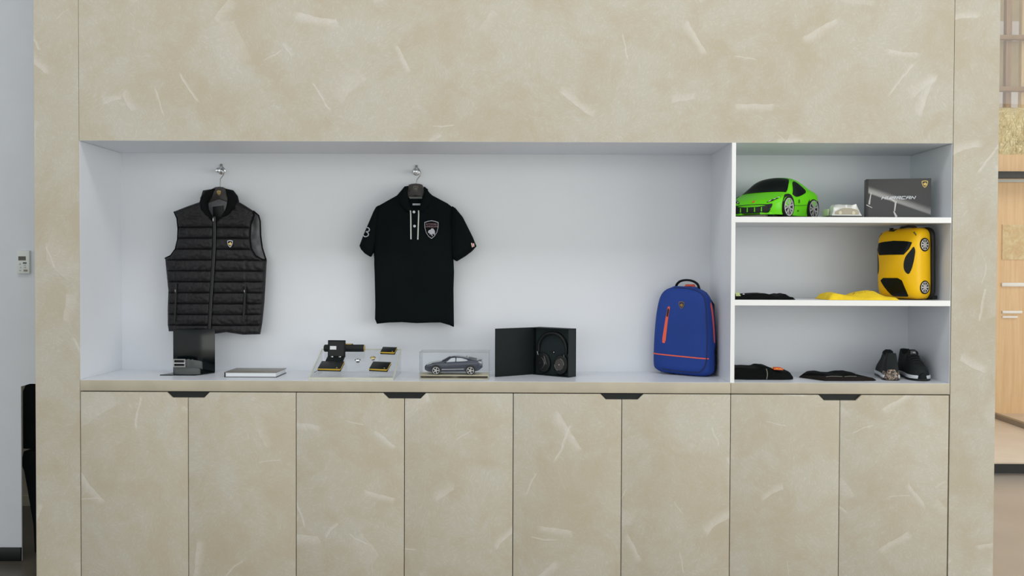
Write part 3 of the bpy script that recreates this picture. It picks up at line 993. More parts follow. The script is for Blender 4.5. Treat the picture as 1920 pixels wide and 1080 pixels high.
for a, b in (((384.5, 336), (386, 505)), ((432.5, 336), (426.5, 507))):
    (x0, z0), (x1, z1) = S([a, b])
    q = [Vector((x0 + (x1 - x0) * t, pfront(x0, z0 + (z1 - z0) * t, 1) - (0.012 * max(0, 1 - t * 9)) + 0.000, z0 + (z1 - z0) * t)) for t in [i / 12 for i in range(13)]]
    MB().tube(q, 0.0032, 8, flat=0.8, ref=Vector((1, 0, 0))).build('placket_stripe', M['piping'], polo, o3)
for b in ((405, 344), (407.5, 427)):
    x, z = S([b])[0]
    yb = pfront(x, z, 1) - (0.010 if b[1] < 360 else 0.001)
    mx = Matrix.Translation((x, yb, z)) @ Matrix.Rotation(PI / 2, 4, 'X')
    MB().lathe([(0.0005, -0.002), (0.0066, -0.002), (0.0066, 0.002), (0.005, 0.0032), (0.0042, 0.002), (0.0005, 0.002)], mx, 16).build('button', M['sole_white'], polo, o3)
# embroidered crest with lettering
c = S([(508, 448)])[0]
cw, chh = 0.0752, 0.0905
yb = pfront(c[0], c[1], 1) - 0.006
slope = (pfront(c[0] + 0.03, c[1], 1) - pfront(c[0] - 0.03, c[1], 1)) / 0.06
fn = frame_fn(Vector((c[0], yb + 0.002, c[1])) - Vector(o3), (1, slope, 0), (0, 0, 1), (slope, -1, 0))
cr = emblem(polo, fn, cw, chh, M['print'], M['cloth_black'], M['print'], name='crest', bull_scale=0.86, bull_shift=-0.12, rim=0.93)
cr['label'] = 'embroidered shield crest with two lines of lettering and a bull'
# upright bull body on the crest, lettering in two rows
lf = lambda dy: (lambda x, y, z: fn(x, y + dy, 0.0016 + z))
text('AUTOMOBILI', 0.0118, lf(0.0262), 'lettering', M['printpink'], cr, sx=0.80)
text('LAMBORGHINI', 0.0118, lf(0.0146), 'lettering', M['printpink'], cr, sx=0.80)
# big sleeve number and small flag tab
x, z = S([(123, 464)])[0]
ys = sleeve_y[-1](x, z, 1)
ca, sa = math.cos(math.radians(-14)), math.sin(math.radians(-14))
th3 = [(-0.0125, 0.019), (-0.004, 0.0235), (0.006, 0.0225), (0.0115, 0.0155), (0.008, 0.0065), (-0.001, 0.0025), (0.009, -0.002), (0.0125, -0.011), (0.006, -0.020), (-0.004, -0.0225), (-0.014, -0.0165)]
MB().tube([(x + a * ca - b * sa, sleeve_y[-1](x, z, 1) - 0.003, z + a * sa + b * ca) for a, b in smooth(th3, 5)], 0.0056, 8, flat=0.5, ref=Vector((0, 1, 0))).build('sleeve_number', M['print'], polo, o3)
for (k, mm) in ((0, 'piping'), (1, 'redlogo'), (2, 'sole_white')):
    q = S([(742 + k * 6, 528 + k * 1), (748 + k * 6, 527 + k * 1), (753 + k * 4.5, 551 - k * 2), (748 + k * 5, 553 - k * 2)])
    MB().prism(q, XZ, YP - 0.070, YP - 0.022).build('flag_tab', M[mm], polo, o3)

# ================================================================== things on the long worktop
R_ = math.radians
# ---- belt display
t = thing('belt_display', 'glossy black folded display board standing behind the coiled belt', 'display stand', (-1.57, 0.25, ZC))
o3 = tuple(t.location)
mb = MB()
mb.prism([(-1.70, 0.186), (-1.53, 0.186), (-1.472, 0.300), (-1.49, 0.325), (-1.66, 0.325)], lambda a, b, d: Vector((a, b, d)), ZC + 0.0003, ZC + 0.004)
mb.build('base_plate', M['blackgloss'], t, o3, bevel=0.0008)
mb = MB()
mb.prism([(-1.652, 0.232), (-1.575, 0.256), (-1.475, 0.312), (-1.479, 0.319), (-1.578, 0.264), (-1.654, 0.240)], lambda a, b, d: Vector((a, b, d)), ZC + 0.0035, 1.116)
mb.build('upright_board', M['blackgloss'], t, o3, bevel=0.0008)
# ---- coiled belt
t = thing('leather_belt', 'charcoal leather belt coiled with its square buckle in front of the black board', 'belt', (-1.57, 0.205, ZC))
o3 = tuple(t.location)


def strap(path, z0, z1, thick, sag=None):
    """a flat leather band standing on edge, following a path in plan"""
    path = [Vector(p) for p in path]
    rings = []
    for i, p in enumerate(path):
        d = (path[min(i + 1, len(path) - 1)] - path[max(i - 1, 0)]).normalized()
        nrm = Vector((-d.y, d.x)) * thick / 2
        s = sag(i / (len(path) - 1)) if sag else 0
        rings.append([Vector((p.x - nrm.x, p.y - nrm.y, z0 + s)), Vector((p.x + nrm.x, p.y + nrm.y, z0 + s)), Vector((p.x + nrm.x, p.y + nrm.y, z1 + s)), Vector((p.x - nrm.x, p.y - nrm.y, z1 + s))])
    return MB().loft(rings)


def oval(cx, cy, rx, ry, a0, a1, n=26):
    out = []
    for i in range(n + 1):
        a = R_(a0 + (a1 - a0) * i / n)
        c, s_ = math.cos(a), math.sin(a)
        out.append((cx + rx * math.copysign(abs(c) ** 0.7, c), cy + ry * math.copysign(abs(s_) ** 0.8, s_)))
    return out


strap(oval(-1.576, 0.207, 0.062, 0.017, -178, 150), ZC + 0.0045, ZC + 0.041, 0.0035).build('strap', M['beltleather'], t, o3, bevel=0.0008)
up_ = [(-1.585, 0.187), (-1.56, 0.186), (-1.54, 0.188), (-1.520, 0.193), (-1.507, 0.203), (-1.506, 0.215)]
strap(up_, ZC + 0.043, ZC + 0.078, 0.0035, lambda u: -0.016 * u * u).build('strap_end', M['beltleather'], t, o3, bevel=0.0008)
strap([(-1.567, 0.1845), (-1.556, 0.184)], ZC + 0.041, ZC + 0.080, 0.004).build('keeper_loop', M['beltleather'], t, o3, bevel=0.001)
strap([(-1.546, 0.185), (-1.540, 0.1855)], ZC + 0.041, ZC + 0.079, 0.004).build('keeper_loop', M['beltleather'], t, o3, bevel=0.001)
x0, x1, z0, z1 = -1.634, -1.575, ZC + 0.041, ZC + 0.080
fr = MB()
fr.box(x0, x1, 0.181, 0.186, z1 - 0.005, z1).box(x0, x1, 0.181, 0.186, z0, z0 + 0.005).box(x0, x0 + 0.006, 0.181, 0.186, z0 + 0.005, z1 - 0.005).box(x1 - 0.005, x1, 0.181, 0.186, z0 + 0.005, z1 - 0.005)
fr.build('buckle_frame', M['steel'], t, o3, merge=False)
MB().box(x0 + 0.003, x1, 0.178, 0.181, z0 + 0.017, z0 + 0.0215).build('buckle_tongue', M['chrome'], t, o3, bevel=0.0008)
MB().box(x0 + 0.006, x1 - 0.004, 0.188, 0.191, z0 + 0.003, z1 - 0.003).build('strap_end', M['leather'], t, o3)

# ---- book
t = thing('hardback_book', 'grey-covered hardback book lying flat right of the belt display', 'book', (-1.25, 0.22, ZC))
o3 = tuple(t.location)
bx0, bx1, by0, by1 = -1.369, -1.124, 0.122, 0.315
MB().box(bx0 + 0.004, bx1 - 0.004, by0 + 0.003, by1 - 0.003, ZC + 0.003, ZC + 0.0215).build('pages', M['paper'], t, o3)
MB().box(bx0, bx1, by0, by1, ZC + 0.0215, ZC + 0.0245).build('front_cover', M['cover'], t, o3, bevel=0.0008)
MB().box(bx0, bx1, by0, by1, ZC + 0.0002, ZC + 0.003).build('back_cover', M['navyspine'], t, o3, bevel=0.0008)
MB().box(bx0 - 0.002, bx0 + 0.002, by0, by1, ZC + 0.0002, ZC + 0.0245).build('spine', M['navyspine'], t, o3, bevel=0.0008)

# ---- sloping clear riser with small leather goods
RX0, RX1, RY0, RY1 = -0.952, -0.560, 0.034, 0.330
SL_ANG = math.atan2(0.108, RY1 - RY0)
SLEN = (RY1 - RY0) / math.cos(SL_ANG)
PZ = ZC + 0.012
riser = thing('acrylic_riser', 'clear acrylic sloping riser holding small black leather goods', 'display riser', (RX0, RY0, ZC))
o3 = tuple(riser.location)
top_m = Matrix.Translation((0, RY0, PZ)) @ Matrix.Rotation(SL_ANG, 4, 'X')
MB().box(RX0, RX1, 0.003, SLEN, -0.006, -0.0003, top_m).build('sloping_plate', M['acrylic'], riser, o3)
MB().box(RX0, RX1, RY0 - 0.003, RY0 + 0.003, ZC + 0.0003, PZ).build('front_lip', M['acrylicedge'], riser, o3)
for x in (RX0, RX1 - 0.004):
    MB().prism([(RY0 + 0.004, ZC + 0.0003), (RY1, ZC + 0.0003), (RY1, PZ + 0.098), (RY0 + 0.004, PZ - 0.007)], lambda a, b, d: Vector((d, a, b)), x, x + 0.004).build('side_plate', M['acrylic'], riser, o3)
for x in (RX0 - 0.0015, RX1 - 0.004):
    MB().box(x, x + 0.0055, 0.003, SLEN, -0.0055, 0.0, top_m).build('polished_edge', M['acrylicedge'], riser, o3)
MB().box(RX0 + 0.005, RX1 - 0.005, SLEN - 0.004, SLEN, -0.0055, 0.0, top_m).build('polished_edge', M['acrylicedge'], riser, o3)
PN = Vector((0, -math.sin(SL_ANG), math.cos(SL_ANG)))
P0 = Vector((0, RY0, PZ))


def slope_thing(name, label, cat, px, py, rz=0.0, group=None):
    q = on_plane(px, py, P0, PN) + PN * 0.0004
    t = thing(name, label, cat, q, (0, 0, 0), group)
    t.matrix_basis = Matrix.Translation(q) @ Matrix.Rotation(SL_ANG, 4, 'X') @ Matrix.Rotation(R_(rz), 4, 'Z')
    return t


def wallet(label, px, py, wd, dp, rz, badge):
    """folded bill-fold: two leather leaves, gold-edged, open a little along the front"""
    t = slope_thing('leather_wallet', label, 'wallet', px, py, rz, 'gold-edged black wallets')
    hw, th = wd / 2, 0.0125
    MB().box(-hw, hw, 0, dp, 0, 0.005).build('lower_leaf', M['leather'], t, bevel=0.0018)
    mb = MB()
    mb.prism([(-hw, 0.006), (hw, 0.0085), (hw, 0.0135), (-hw, 0.0125)], lambda a, b, d: Vector((a, d, b)), 0.0, dp)
    mb.build('upper_leaf', M['leather'], t, bevel=0.0018)
    MB().box(-hw, -hw + 0.006, 0.001, dp - 0.001, 0.001, 0.0115).build('fold', M['leather'], t, bevel=0.0025)
    MB().prism([(-hw + 0.001, 0.0085), (hw - 0.001, 0.0105), (hw - 0.001, 0.0135), (-hw + 0.001, 0.0122)], lambda a, b, d: Vector((a, d, b)), -0.0012, 0.0012).build('gold_edge', M['goldpaint'], t)
    MB().box(hw - 0.0015, hw + 0.0006, 0.002, dp - 0.004, 0.0095, 0.0130).build('gold_edge', M['goldpaint'], t)
    MB().box(-hw + 0.008, hw - 0.003, 0.002, 0.004, 0.0048, 0.0075).build('gold_lining', M['goldpaint'], t)
    MB().lathe([(0.0002, 0.013), (0.0035, 0.013), (0.003, 0.0145), (0.0002, 0.0145)], Matrix.Translation((hw * 0.62, dp * 0.16, 0)), 12).build('stud', M['gold'], t)
    return t


w1 = wallet('black gold-edged wallet with a small cord at the front left of the riser', 617, 696.5, 0.110, 0.085, -3, True)
w2 = wallet('black gold-edged wallet at the front right of the riser', 709, 697.0, 0.088, 0.082, -6, True)
w3 = wallet('small black gold-edged wallet at the back right corner of the riser', 726.5, 665.0, 0.072, 0.062, -5, True)
MB().tube([(-0.053, 0.002, 0.003), (-0.060, -0.008, 0.002), (-0.066, -0.018, 0.0016)], 0.0013, 6).build('cord', M['black'], w1)

j = slope_thing('cufflink_case', 'small open black jewellery case with a white card in its lid', 'jewellery case', 626.5, 680.5, -1)
MB().box(-0.041, 0.041, 0, 0.052, 0, 0.012).build('tray', M['blackmatte'], j, bevel=0.002)
for x in (-0.018, 0.020):
    MB().lathe([(0.0003, 0.012), (0.007, 0.012), (0.006, 0.0155), (0.0003, 0.0165)], Matrix.Translation((x, 0.044, 0)), 14).build('cufflink', M['chrome'], j)
lm = Matrix.Translation((0, 0.054, 0.004)) @ Matrix.Rotation(-SL_ANG - R_(3), 4, 'X')
ld = MB().box(-0.042, 0.042, 0, 0.012, 0.0, 0.082, lm).build('lid', M['blackmatte'], j, bevel=0.0015)
MB().box(-0.036, 0.036, -0.0012, 0.0002, 0.006, 0.076, lm).build('lid_lining', M['black'], ld)
MB().box(-0.031, -0.0005, -0.0022, -0.0008, 0.037, 0.054, lm).build('white_card', M['paper'], ld)

r = slope_thing('rolled_pouch', 'black leather roll pouch with gold end behind the open jewellery case', 'pouch', 646, 662.5, 0.5)
mx = Matrix.Translation((-0.102, 0.019, 0.0185)) @ Matrix.Rotation(PI / 2, 4, 'Y')
MB().lathe([(0.0003, 0), (0.014, 0), (0.018, 0.004), (0.018, 0.192), (0.0165, 0.196), (0.0003, 0.196)], mx, 24).build('roll', M['leather'], r)
MB().lathe([(0.008, 0.1955), (0.0165, 0.1955), (0.0172, 0.1985), (0.0145, 0.1995), (0.008, 0.1985), (0.008, 0.1955)], mx, 24, False).build('gold_end', M['gold'], r)
MB().box(-0.030, 0.034, 0.020, 0.030, 0.0360, 0.0395).build('gold_clasp', M['gold'], r, bevel=0.001)
MB().lathe([(0.0003, 0), (0.0022, 0), (0.0018, 0.006), (0.0003, 0.0065)], Matrix.Translation((0.034, 0.025, 0.0378)) @ Matrix.Rotation(PI / 2, 4, 'Y'), 10).build('clasp_tip', M['black'], r)


def cufflink(label, px, py, mt, mt2):
    t = slope_thing('cufflink', label, 'cufflink', px, py, 20, 'loose cufflinks on the riser')
    MB().lathe([(0.0003, 0), (0.008, 0.0), (0.009, 0.002), (0.0003, 0.003)], None, 16).build('foot', mt2, t)
    MB().lathe([(0.0003, 0.003), (0.003, 0.003), (0.0025, 0.010), (0.0003, 0.010)], None, 12).build('post', mt2, t)
    MB().lathe([(0.0003, 0.010), (0.012, 0.010), (0.0145, 0.0125), (0.011, 0.0155), (0.0003, 0.0165)], None, 18).build('face', mt, t)
    MB().lathe([(0.0003, 0.016), (0.005, 0.016), (0.004, 0.0175), (0.0003, 0.018)], None, 12).build('inlay', mt2, t)
    return t


cufflink('silver cufflink lying in the middle of the clear riser', 671, 679.0, M['chrome'], M['steel'])
cufflink('gold cufflink lying behind the front right wallet', 699.5, 675.0, M['gold'], M['chrome'])

# ---- model car under a clear case
case = thing('display_case', 'clear acrylic display case on a cream and brown plinth around the model car', 'display case', (-0.282, 0.145, ZC), (0, 0, R_(-0.3)))
cw = 0.1602
MB().box(-cw, cw, -0.068, 0.068, 0.0003, 0.0195).build('plinth', M['cream'], case, bevel=0.0012)
MB().box(-cw + 0.003, cw - 0.003, -0.0695, -0.066, 0.0055, 0.0165).build('front_band', M['brownband'], case)
for nm, bx in (('front_pane', (-cw, cw, -0.0705, -0.0695, 0.0005, 0.126)), ('back_pane', (-cw, cw, 0.0695, 0.0715, 0.0005, 0.126)),
               ('side_pane', (-cw - 0.002, -cw - 0.0004, -0.0705, 0.0715, 0.0005, 0.126)), ('side_pane', (cw + 0.0004, cw + 0.002, -0.0705, 0.0715, 0.0005, 0.126)),
               ('top_pane', (-cw - 0.002, cw + 0.002, -0.0705, 0.0715, 0.1262, 0.1282))):
    MB().box(*bx).build(nm, M['acrylic'], case)
M['smokeedge'] = glassy('grey_acrylic_edge', (0.66, 0.68, 0.71, 1), 0.35, 0.1)
for bx in ((-cw - 0.002, cw + 0.002, -0.0715, -0.0707, 0.1255, 0.1285), (-cw - 0.0025, -cw - 0.001, -0.0715, -0.0707, 0.001, 0.1285), (cw + 0.001, cw + 0.0025, -0.0715, -0.0707, 0.001, 0.1285)):
    MB().box(*bx).build('polished_edge', M['smokeedge'], case)


class Car:
    """lofted car body: nose at y = -L/2, roof up; surf(u, v): u along the car, v across from sill over the roof to sill"""

    def __init__(self, L, w, zb, zs, wr, zr):
        self.L, self.t = L, (w, zb, zs, wr, zr)

    def section(self, u):
        w, zb, zs, wr, zr = (curve_at(t, u) for t in self.t)
        k = zb + 0.45 * (zs - zb)
        rt_ = max(zr - 0.16 * (zr - zs) - 0.0005, zs + 0.3 * (zr - zs))
        half = [(w * 0.93, zb), (w, k), (w * 0.985, zs), (wr, rt_), (0, zr)]
        return half + [(-a, b) for a, b in half[-2::-1]]

    def surf(self, u, v):
        u = min(1.0, max(0.0, u))
        s_ = self.section(u)
        x = min(1.0, max(0.0, v)) * 8
        i = min(7, int(x))
        f = x - i
        p1, p2 = s_[i], s_[i + 1]
        p0 = s_[i - 1] if i else (2 * p1[0] - p2[0], 2 * p1[1] - p2[1])
        p3 = s_[i + 2] if i < 7 else (2 * p2[0] - p1[0], 2 * p2[1] - p1[1])
        q = []
        for k in (0, 1):
            m1, m2 = (p2[k] - p0[k]) * 0.4, (p3[k] - p1[k]) * 0.4
            q.append((2 * f**3 - 3 * f**2 + 1) * p1[k] + (f**3 - 2 * f**2 + f) * m1 + (-2 * f**3 + 3 * f**2) * p2[k] + (f**3 - f**2) * m2)
        return Vector((-q[0], (u - 0.5) * self.L, q[1]))

    def body(self, material, parent, nu=44, nv=40, name='body'):
        rings = [[self.surf(i / nu, j / nv) for j in range(nv + 1)] for i in range(nu + 1)]
        return MB().loft(rings).build(name, material, parent, smooth=50)

    def window(self, poly, material, parent, name='window', off=0.0012, thick=0.003, step=0.03):
        return patch(poly, self.surf, off, thick, step, -1).build(name, material, parent, smooth=60)


def wheel(parent, c, r, wd, side, spokes, rimmat, tyremat, darkmat, double=False):
    """tyre, rim ring, spokes and hub; axle along x, outer face towards side"""
    mx = Matrix.Translation(c) @ Matrix.Rotation(PI / 2 * side, 4, 'Y')
    t = MB().lathe([(r * 0.5, -wd / 2), (r * 0.95, -wd / 2), (r, -wd * 0.35), (r, wd * 0.35), (r * 0.95, wd / 2), (r * 0.82, wd / 2), (r * 0.8, wd * 0.3), (r * 0.5, wd * 0.3)], mx, 28).build('wheel', tyremat, parent)
    MB().lathe([(0.0003, 0.2 * wd), (r * 0.8, 0.2 * wd), (r * 0.8, 0.32 * wd), (0.0003, 0.32 * wd)], mx, 24).build('wheel_dish', darkmat, t)
    MB().lathe([(r * 0.72, wd * 0.3), (r * 0.82, wd * 0.3), (r * 0.84, wd * 0.52), (r * 0.76, wd * 0.54), (r * 0.72, wd * 0.4), (r * 0.72, wd * 0.3)], mx, 28, False).build('rim', rimmat, t)
    for k in range(spokes):
        for q in ((-0.13, 0.13) if double else (0,)):
            m2 = mx @ Matrix.Rotation(2 * PI * k / spokes + PI / 2, 4, 'Z')
            a = r * (0.07 if double else 0.11)
            vs = [(r * 0.12, q * r * 0.8 - a), (r * 0.76, q * r * 2.0 - a * 0.8), (r * 0.76, q * r * 2.0 + a * 0.8), (r * 0.12, q * r * 0.8 + a)]
            MB().prism(vs, lambda x, y, d: m2 @ Vector((x, y, d)), wd * 0.33, wd * 0.5).build('spoke', rimmat, t)
    MB().lathe([(0.0003, wd * 0.3), (r * 0.17, wd * 0.3), (r * 0.15, wd * 0.54), (0.0003, wd * 0.55)], mx, 16).build('hub', rimmat, t)
    return t


mc = thing('model_car', 'dark blue scale model of a coupe-shaped off-roader inside the clear case', 'model car', (at(851.5, 690, 0.145).x, 0.145, ZC + 0.0198), (0, 0, R_(-90)))
suv = Car(0.272,
          [(0, 0.036), (0.05, 0.048), (0.2, 0.054), (0.5, 0.053), (0.8, 0.055), (0.95, 0.05), (1, 0.043)],
          [(0, 0.022), (0.06, 0.014), (0.2, 0.013), (0.8, 0.015), (0.93, 0.020), (1, 0.034)],
          [(0, 0.034), (0.06, 0.047), (0.2, 0.054), (0.4, 0.0565), (0.7, 0.0615), (0.9, 0.0635), (0.97, 0.0620), (1, 0.050)],
          [(0, 0.024), (0.1, 0.036), (0.27, 0.042), (0.45, 0.036), (0.6, 0.036), (0.8, 0.036), (1, 0.034)],
          [(0, 0.038), (0.05, 0.050), (0.15, 0.057), (0.29, 0.0635), (0.34, 0.070), (0.42, 0.0815), (0.50, 0.0855), (0.60, 0.0850), (0.72, 0.0815), (0.84, 0.0755), (0.93, 0.0685), (0.97, 0.0660), (1, 0.052)])
suv.body(M['navycar'], mc)
for sgn in (1, -1):
    vv = lambda a: 0.5 + sgn * (a - 0.5)
    suv.window([(0.375, vv(0.735)), (0.41, vv(0.70)), (0.455, vv(0.652)), (0.53, vv(0.645)), (0.53, vv(0.735))], M['paleglass'], mc, 'side_window', 0.0007, 0.002, 0.02)
    suv.window([(0.55, vv(0.735)), (0.55, vv(0.648)), (0.64, vv(0.652)), (0.72, vv(0.685)), (0.75, vv(0.715)), (0.70, vv(0.735))], M['paleglass'], mc, 'side_window', 0.0007, 0.002, 0.02)
    suv.window([(0.04, vv(0.70)), (0.11, vv(0.70)), (0.13, vv(0.73)), (0.05, vv(0.755))], M['lamp'], mc, 'headlamp', 0.0008, 0.002, 0.02)
    suv.window([(0.30, vv(0.93)), (0.68, vv(0.93)), (0.68, vv(0.915)), (0.30, vv(0.91))], M['rim'], mc, 'sill_trim', 0.001, 0.002, 0.02)
    suv.window([(0.93, vv(0.76)), (0.985, vv(0.76)), (0.985, vv(0.79)), (0.93, vv(0.78))], M['rim'], mc, 'tail_lamp', 0.0008, 0.002, 0.02)
    for uw in (0.2, 0.792):
        cpt = suv.surf(uw, 0.5)
        x = sgn * 0.0545
        mx = Matrix.Translation((x, cpt.y, 0.0240)) @ Matrix.Rotation(PI / 2 * sgn, 4, 'Y')
        MB().lathe([(0.0003, -0.008), (0.0236, -0.008), (0.0236, 0.0012), (0.0003, 0.0012)], mx, 26).build('wheel_arch', M['rimdark'], mc)
        wheel(mc, (x - sgn * 0.0035, cpt.y, 0.0203), 0.0203, 0.016, sgn, 5, M['rim'], M['tyre'], M['rimdark'])
    mpt = suv.surf(0.36, vv(0.735))
    MB().box(mpt.x - 0.006, mpt.x + 0.006, mpt.y - 0.004, mpt.y + 0.003, mpt.z - 0.002, mpt.z + 0.006).build('door_mirror', M['black'], mc, bevel=0.0015)
suv.window([(0.30, 0.38), (0.30, 0.62), (0.43, 0.60), (0.44, 0.5), (0.43, 0.40)], M['carglass'], mc, 'windscreen', 0.0007, 0.002, 0.02)
suv.window([(0.76, 0.40), (0.76, 0.60), (0.9, 0.62), (0.9, 0.38)], M['carglass'], mc, 'rear_window', 0.0007, 0.002, 0.02)
suv.window([(0.0, 0.2), (0.0, 0.8), (0.03, 0.8), (0.03, 0.2)], M['black'], mc, 'grille', 0.0008, 0.002, 0.03)
MB().box(-0.034, 0.034, 0.115, 0.133, 0.0660, 0.0690).build('rear_spoiler', M['navycar'], mc, bevel=0.001)
MB().tube([(0, 0.058, 0.079), (0, 0.062, 0.0865)], [0.0016, 0.001], 8).build('roof_aerial', M['black'], mc)

# ---- headphone box, standing open like a book
hb = thing('headphone_box', 'open black presentation box standing upright with headphones inside', 'box', (0.086, 0.300, ZC), (0, 0, R_(-37.5)))
BW, BD, BH = 0.216, 0.062, 0.2315
MB().box(0, BW, BD - 0.003, BD, 0.0003, BH).build('back_board', M['blackmatte'], hb)
MB().box(0, BW, 0, BD - 0.003, 0.0003, 0.004).build('wall_bottom', M['blackmatte'], hb)
MB().box(0, BW, 0, BD - 0.003, BH - 0.004, BH).build('wall_top', M['blackmatte'], hb)
MB().box(0, 0.004, 0, BD - 0.003, 0.004, BH - 0.004).build('wall_side', M['blackmatte'], hb)
MB().box(BW - 0.004, BW, 0, BD - 0.003, 0.004, BH - 0.004).build('wall_side', mat('charcoal_box_card', rgb(40, 44, 43), 0.65, Specular_IOR_Level=0.25), hb)
ins = MB().box(0.0042, BW - 0.0042, 0.024, BD - 0.0032, 0.0042, BH - 0.0042).build('foam_insert', M['foam'], hb)
MB().lathe([(0.0003, 0), (0.011, 0), (0.011, 0.0012), (0.0003, 0.0012)], Matrix.Translation((0.110, 0.024, 0.115)) @ Matrix.Rotation(PI / 2, 4, 'X'), 18).build('finger_hole', M['black'], ins)
MB().lathe([(0.0003, 0), (0.004, 0), (0.003, 0.003), (0.0003, 0.004)], Matrix.Translation((0.1135, 0.0228, 0.114)) @ Matrix.Rotation(PI / 2, 4, 'X'), 12).build('jack_plug', M['chrome'], ins)
lm = Matrix.Rotation(R_(72), 4, 'Z')
MB().box(-0.216, 0.003, 0.0, 0.005, 0.0003, BH, lm).build('lid', M['blackmatte'], hb, bevel=0.0008)
# ---- headphones lying in the insert
hp = thing('headphones', 'black over-ear headphones with silver-ringed cups set in the open box', 'headphones', hb.location, (0, 0, R_(-37.5)))
YF = 0.0145
K = lambda cx, cy: ((cx - 100) * 0.000331, (965 - cy) * 0.000273)
band = [K(182, 545), K(180, 470), K(196, 380), K(240, 300), K(310, 240), K(390, 212), K(450, 208), K(530, 222), K(610, 285), K(660, 370), K(682, 460), K(678, 565)]
MB().tube([(a, YF, b) for a, b in smooth(band, 4)], [0.0068 + 0.0034 * math.sin(PI * i / 44) ** 0.7 for i in range(45)], 12, flat=0.9, ref=Vector((0, 1, 0))).build('headband', M['leather'], hp)
for (yoke, cup, rx, rz, ang, ring, dk) in (([K(172, 545), K(180, 590), K(210, 650)], K(268, 742), 0.0425, 0.0495, 12, (0.2, 0.7), 'black'), ([K(650, 575), K(650, 610), K(612, 665)], K(584, 760), 0.0435, 0.0490, -14, (0.5, 0.9), 'hanger')):
    MB().tube([(a, 0.0095, b) for a, b in yoke], [0.0035, 0.0024, 0.0024], 8).build('yoke', M['steel'], hp)
    ca, sa = math.cos(R_(ang)), math.sin(R_(ang))
    base = Matrix.Translation((cup[0], 0.0235, cup[1])) @ Matrix.Rotation(R_(-ang), 4, 'Y') @ Matrix.Rotation(PI / 2, 4, 'X')
    sc_ = base @ Matrix.Diagonal((rx, rz, 1, 1))
    cp = MB().lathe([(0.001, 0), (0.92, 0), (1.0, 0.004), (1.0, 0.012), (0.92, 0.0165), (0.72, 0.018), (0.001, 0.018)], sc_, 32).build('ear_cup', M['leather'], hp)
    dx = -0.3 if ang > 0 else -0.06
    s2 = base @ Matrix.Translation((dx * rx, 0.001, 0.018)) @ Matrix.Diagonal((rx * 0.62, rz * 0.6, 1, 1))
    MB().lathe([(0.001, -0.001), (1.0, -0.001), (0.95, 0.0025), (0.001, 0.003)], s2, 28).build('outer_disc', M[dk], cp)
    arc = []
    a0, a1 = ((-95, 60) if ang > 0 else (10, 95))
    for i in range(11):
        a = R_(a0 + (a1 - a0) * i / 10)
        arc.append(s2 @ Vector((1.0 * math.cos(a), 1.0 * math.sin(a), 0.0018)))
    MB().tube(arc, 0.0012, 6).build('silver_arc', M['steel'], cp)
    if ang < 0:
        arc = [s2 @ Vector((math.cos(R_(a)), math.sin(R_(a)), 0.0018)) for a in range(195, 275, 10)]
        MB().tube(arc, 0.0010, 6).build('silver_arc', M['steel'], cp)
    else:
        for k in range(3):
            q = [base @ Vector((rx * (0.40 + 0.13 * k + 0.13 * t_), rz * (0.62 - 0.85 * t_), 0.0178 - 0.002 * k)) for t_ in (0, 0.5, 1)]
            MB().tube(q, 0.0011, 6).build('silver_line', M['steel'], cp)
    MB().prism([(a * 0.013, b * 0.013) for a, b in BULL], lambda a, b, d: s2 @ Matrix.Diagonal((1 / (rx * 0.62), 1 / (rz * 0.6), 1, 1)) @ Vector((a, b, d)), 0.002, 0.0042).build('logo', M['chrome'], cp)

# ---- backpack
bp = thing('backpack', 'royal blue backpack with orange zip standing at the right end of the niche', 'backpack', (0.836, 0.322, ZC + 0.0055), (0, R_(2.0), R_(-36)))
bp.scale = (1.03, 1.0, 0.962)
BPH = 0.445
TW = [(0, 0.118), (0.03, 0.142), (0.08, 0.150), (0.3, 0.150), (0.6, 0.143), (0.8, 0.131), (0.9, 0.116), (0.96, 0.092), (1, 0.055)]
TD = [(0, 0.040), (0.03, 0.052), (0.1, 0.060), (0.5, 0.058), (0.8, 0.050), (0.93, 0.040), (1, 0.018)]


def bsurf(u, v):
    """u: 0..1 round the bag starting at the middle of the front towards +x; v: 0..1 up"""
    w_, d_ = curve_at(TW, v), curve_at(TD, v)
    a = 2 * PI * u
    c, s_ = math.sin(a), -math.cos(a)
    e = 0.42
    lean = -0.012 * v
    return Vector((w_ * math.copysign(abs(c) ** e, c) + lean, d_ * math.copysign(abs(s_) ** (e * 1.15), s_), BPH * v))


NU = 72
rings = []
for i in range(37):
    v = i / 36
    v = v * v * (3 - 2 * v) * 0.35 + v * 0.65
    rings.append([bsurf((k + 0.5) / NU, v) for k in range(NU)])
MB().loft(rings).build('body', M['blue'], bp, smooth=60)


def bfront(a, b):
    """point on the front face at local x = a, z = b"""
    v = min(0.995, max(0.005, b / BPH))
    w_, d_ = curve_at(TW, v), curve_at(TD, v)
    q = min(0.995, abs((a + 0.012 * v) / w_))
    s_ = (1 - q ** (2 / 0.42)) ** (0.42 * 1.15 / 2)
    return Vector((a, -d_ * s_, b))


def bside(a, b):
    v = min(0.995, max(0.005, b / BPH))
    w_, d_ = curve_at(TW, v), curve_at(TD, v)
    q = min(0.995, abs(a / d_))
    c = (1 - q ** (2 / 0.483)) ** 0.21
    return Vector((w_ * c - 0.012 * v, a, b))


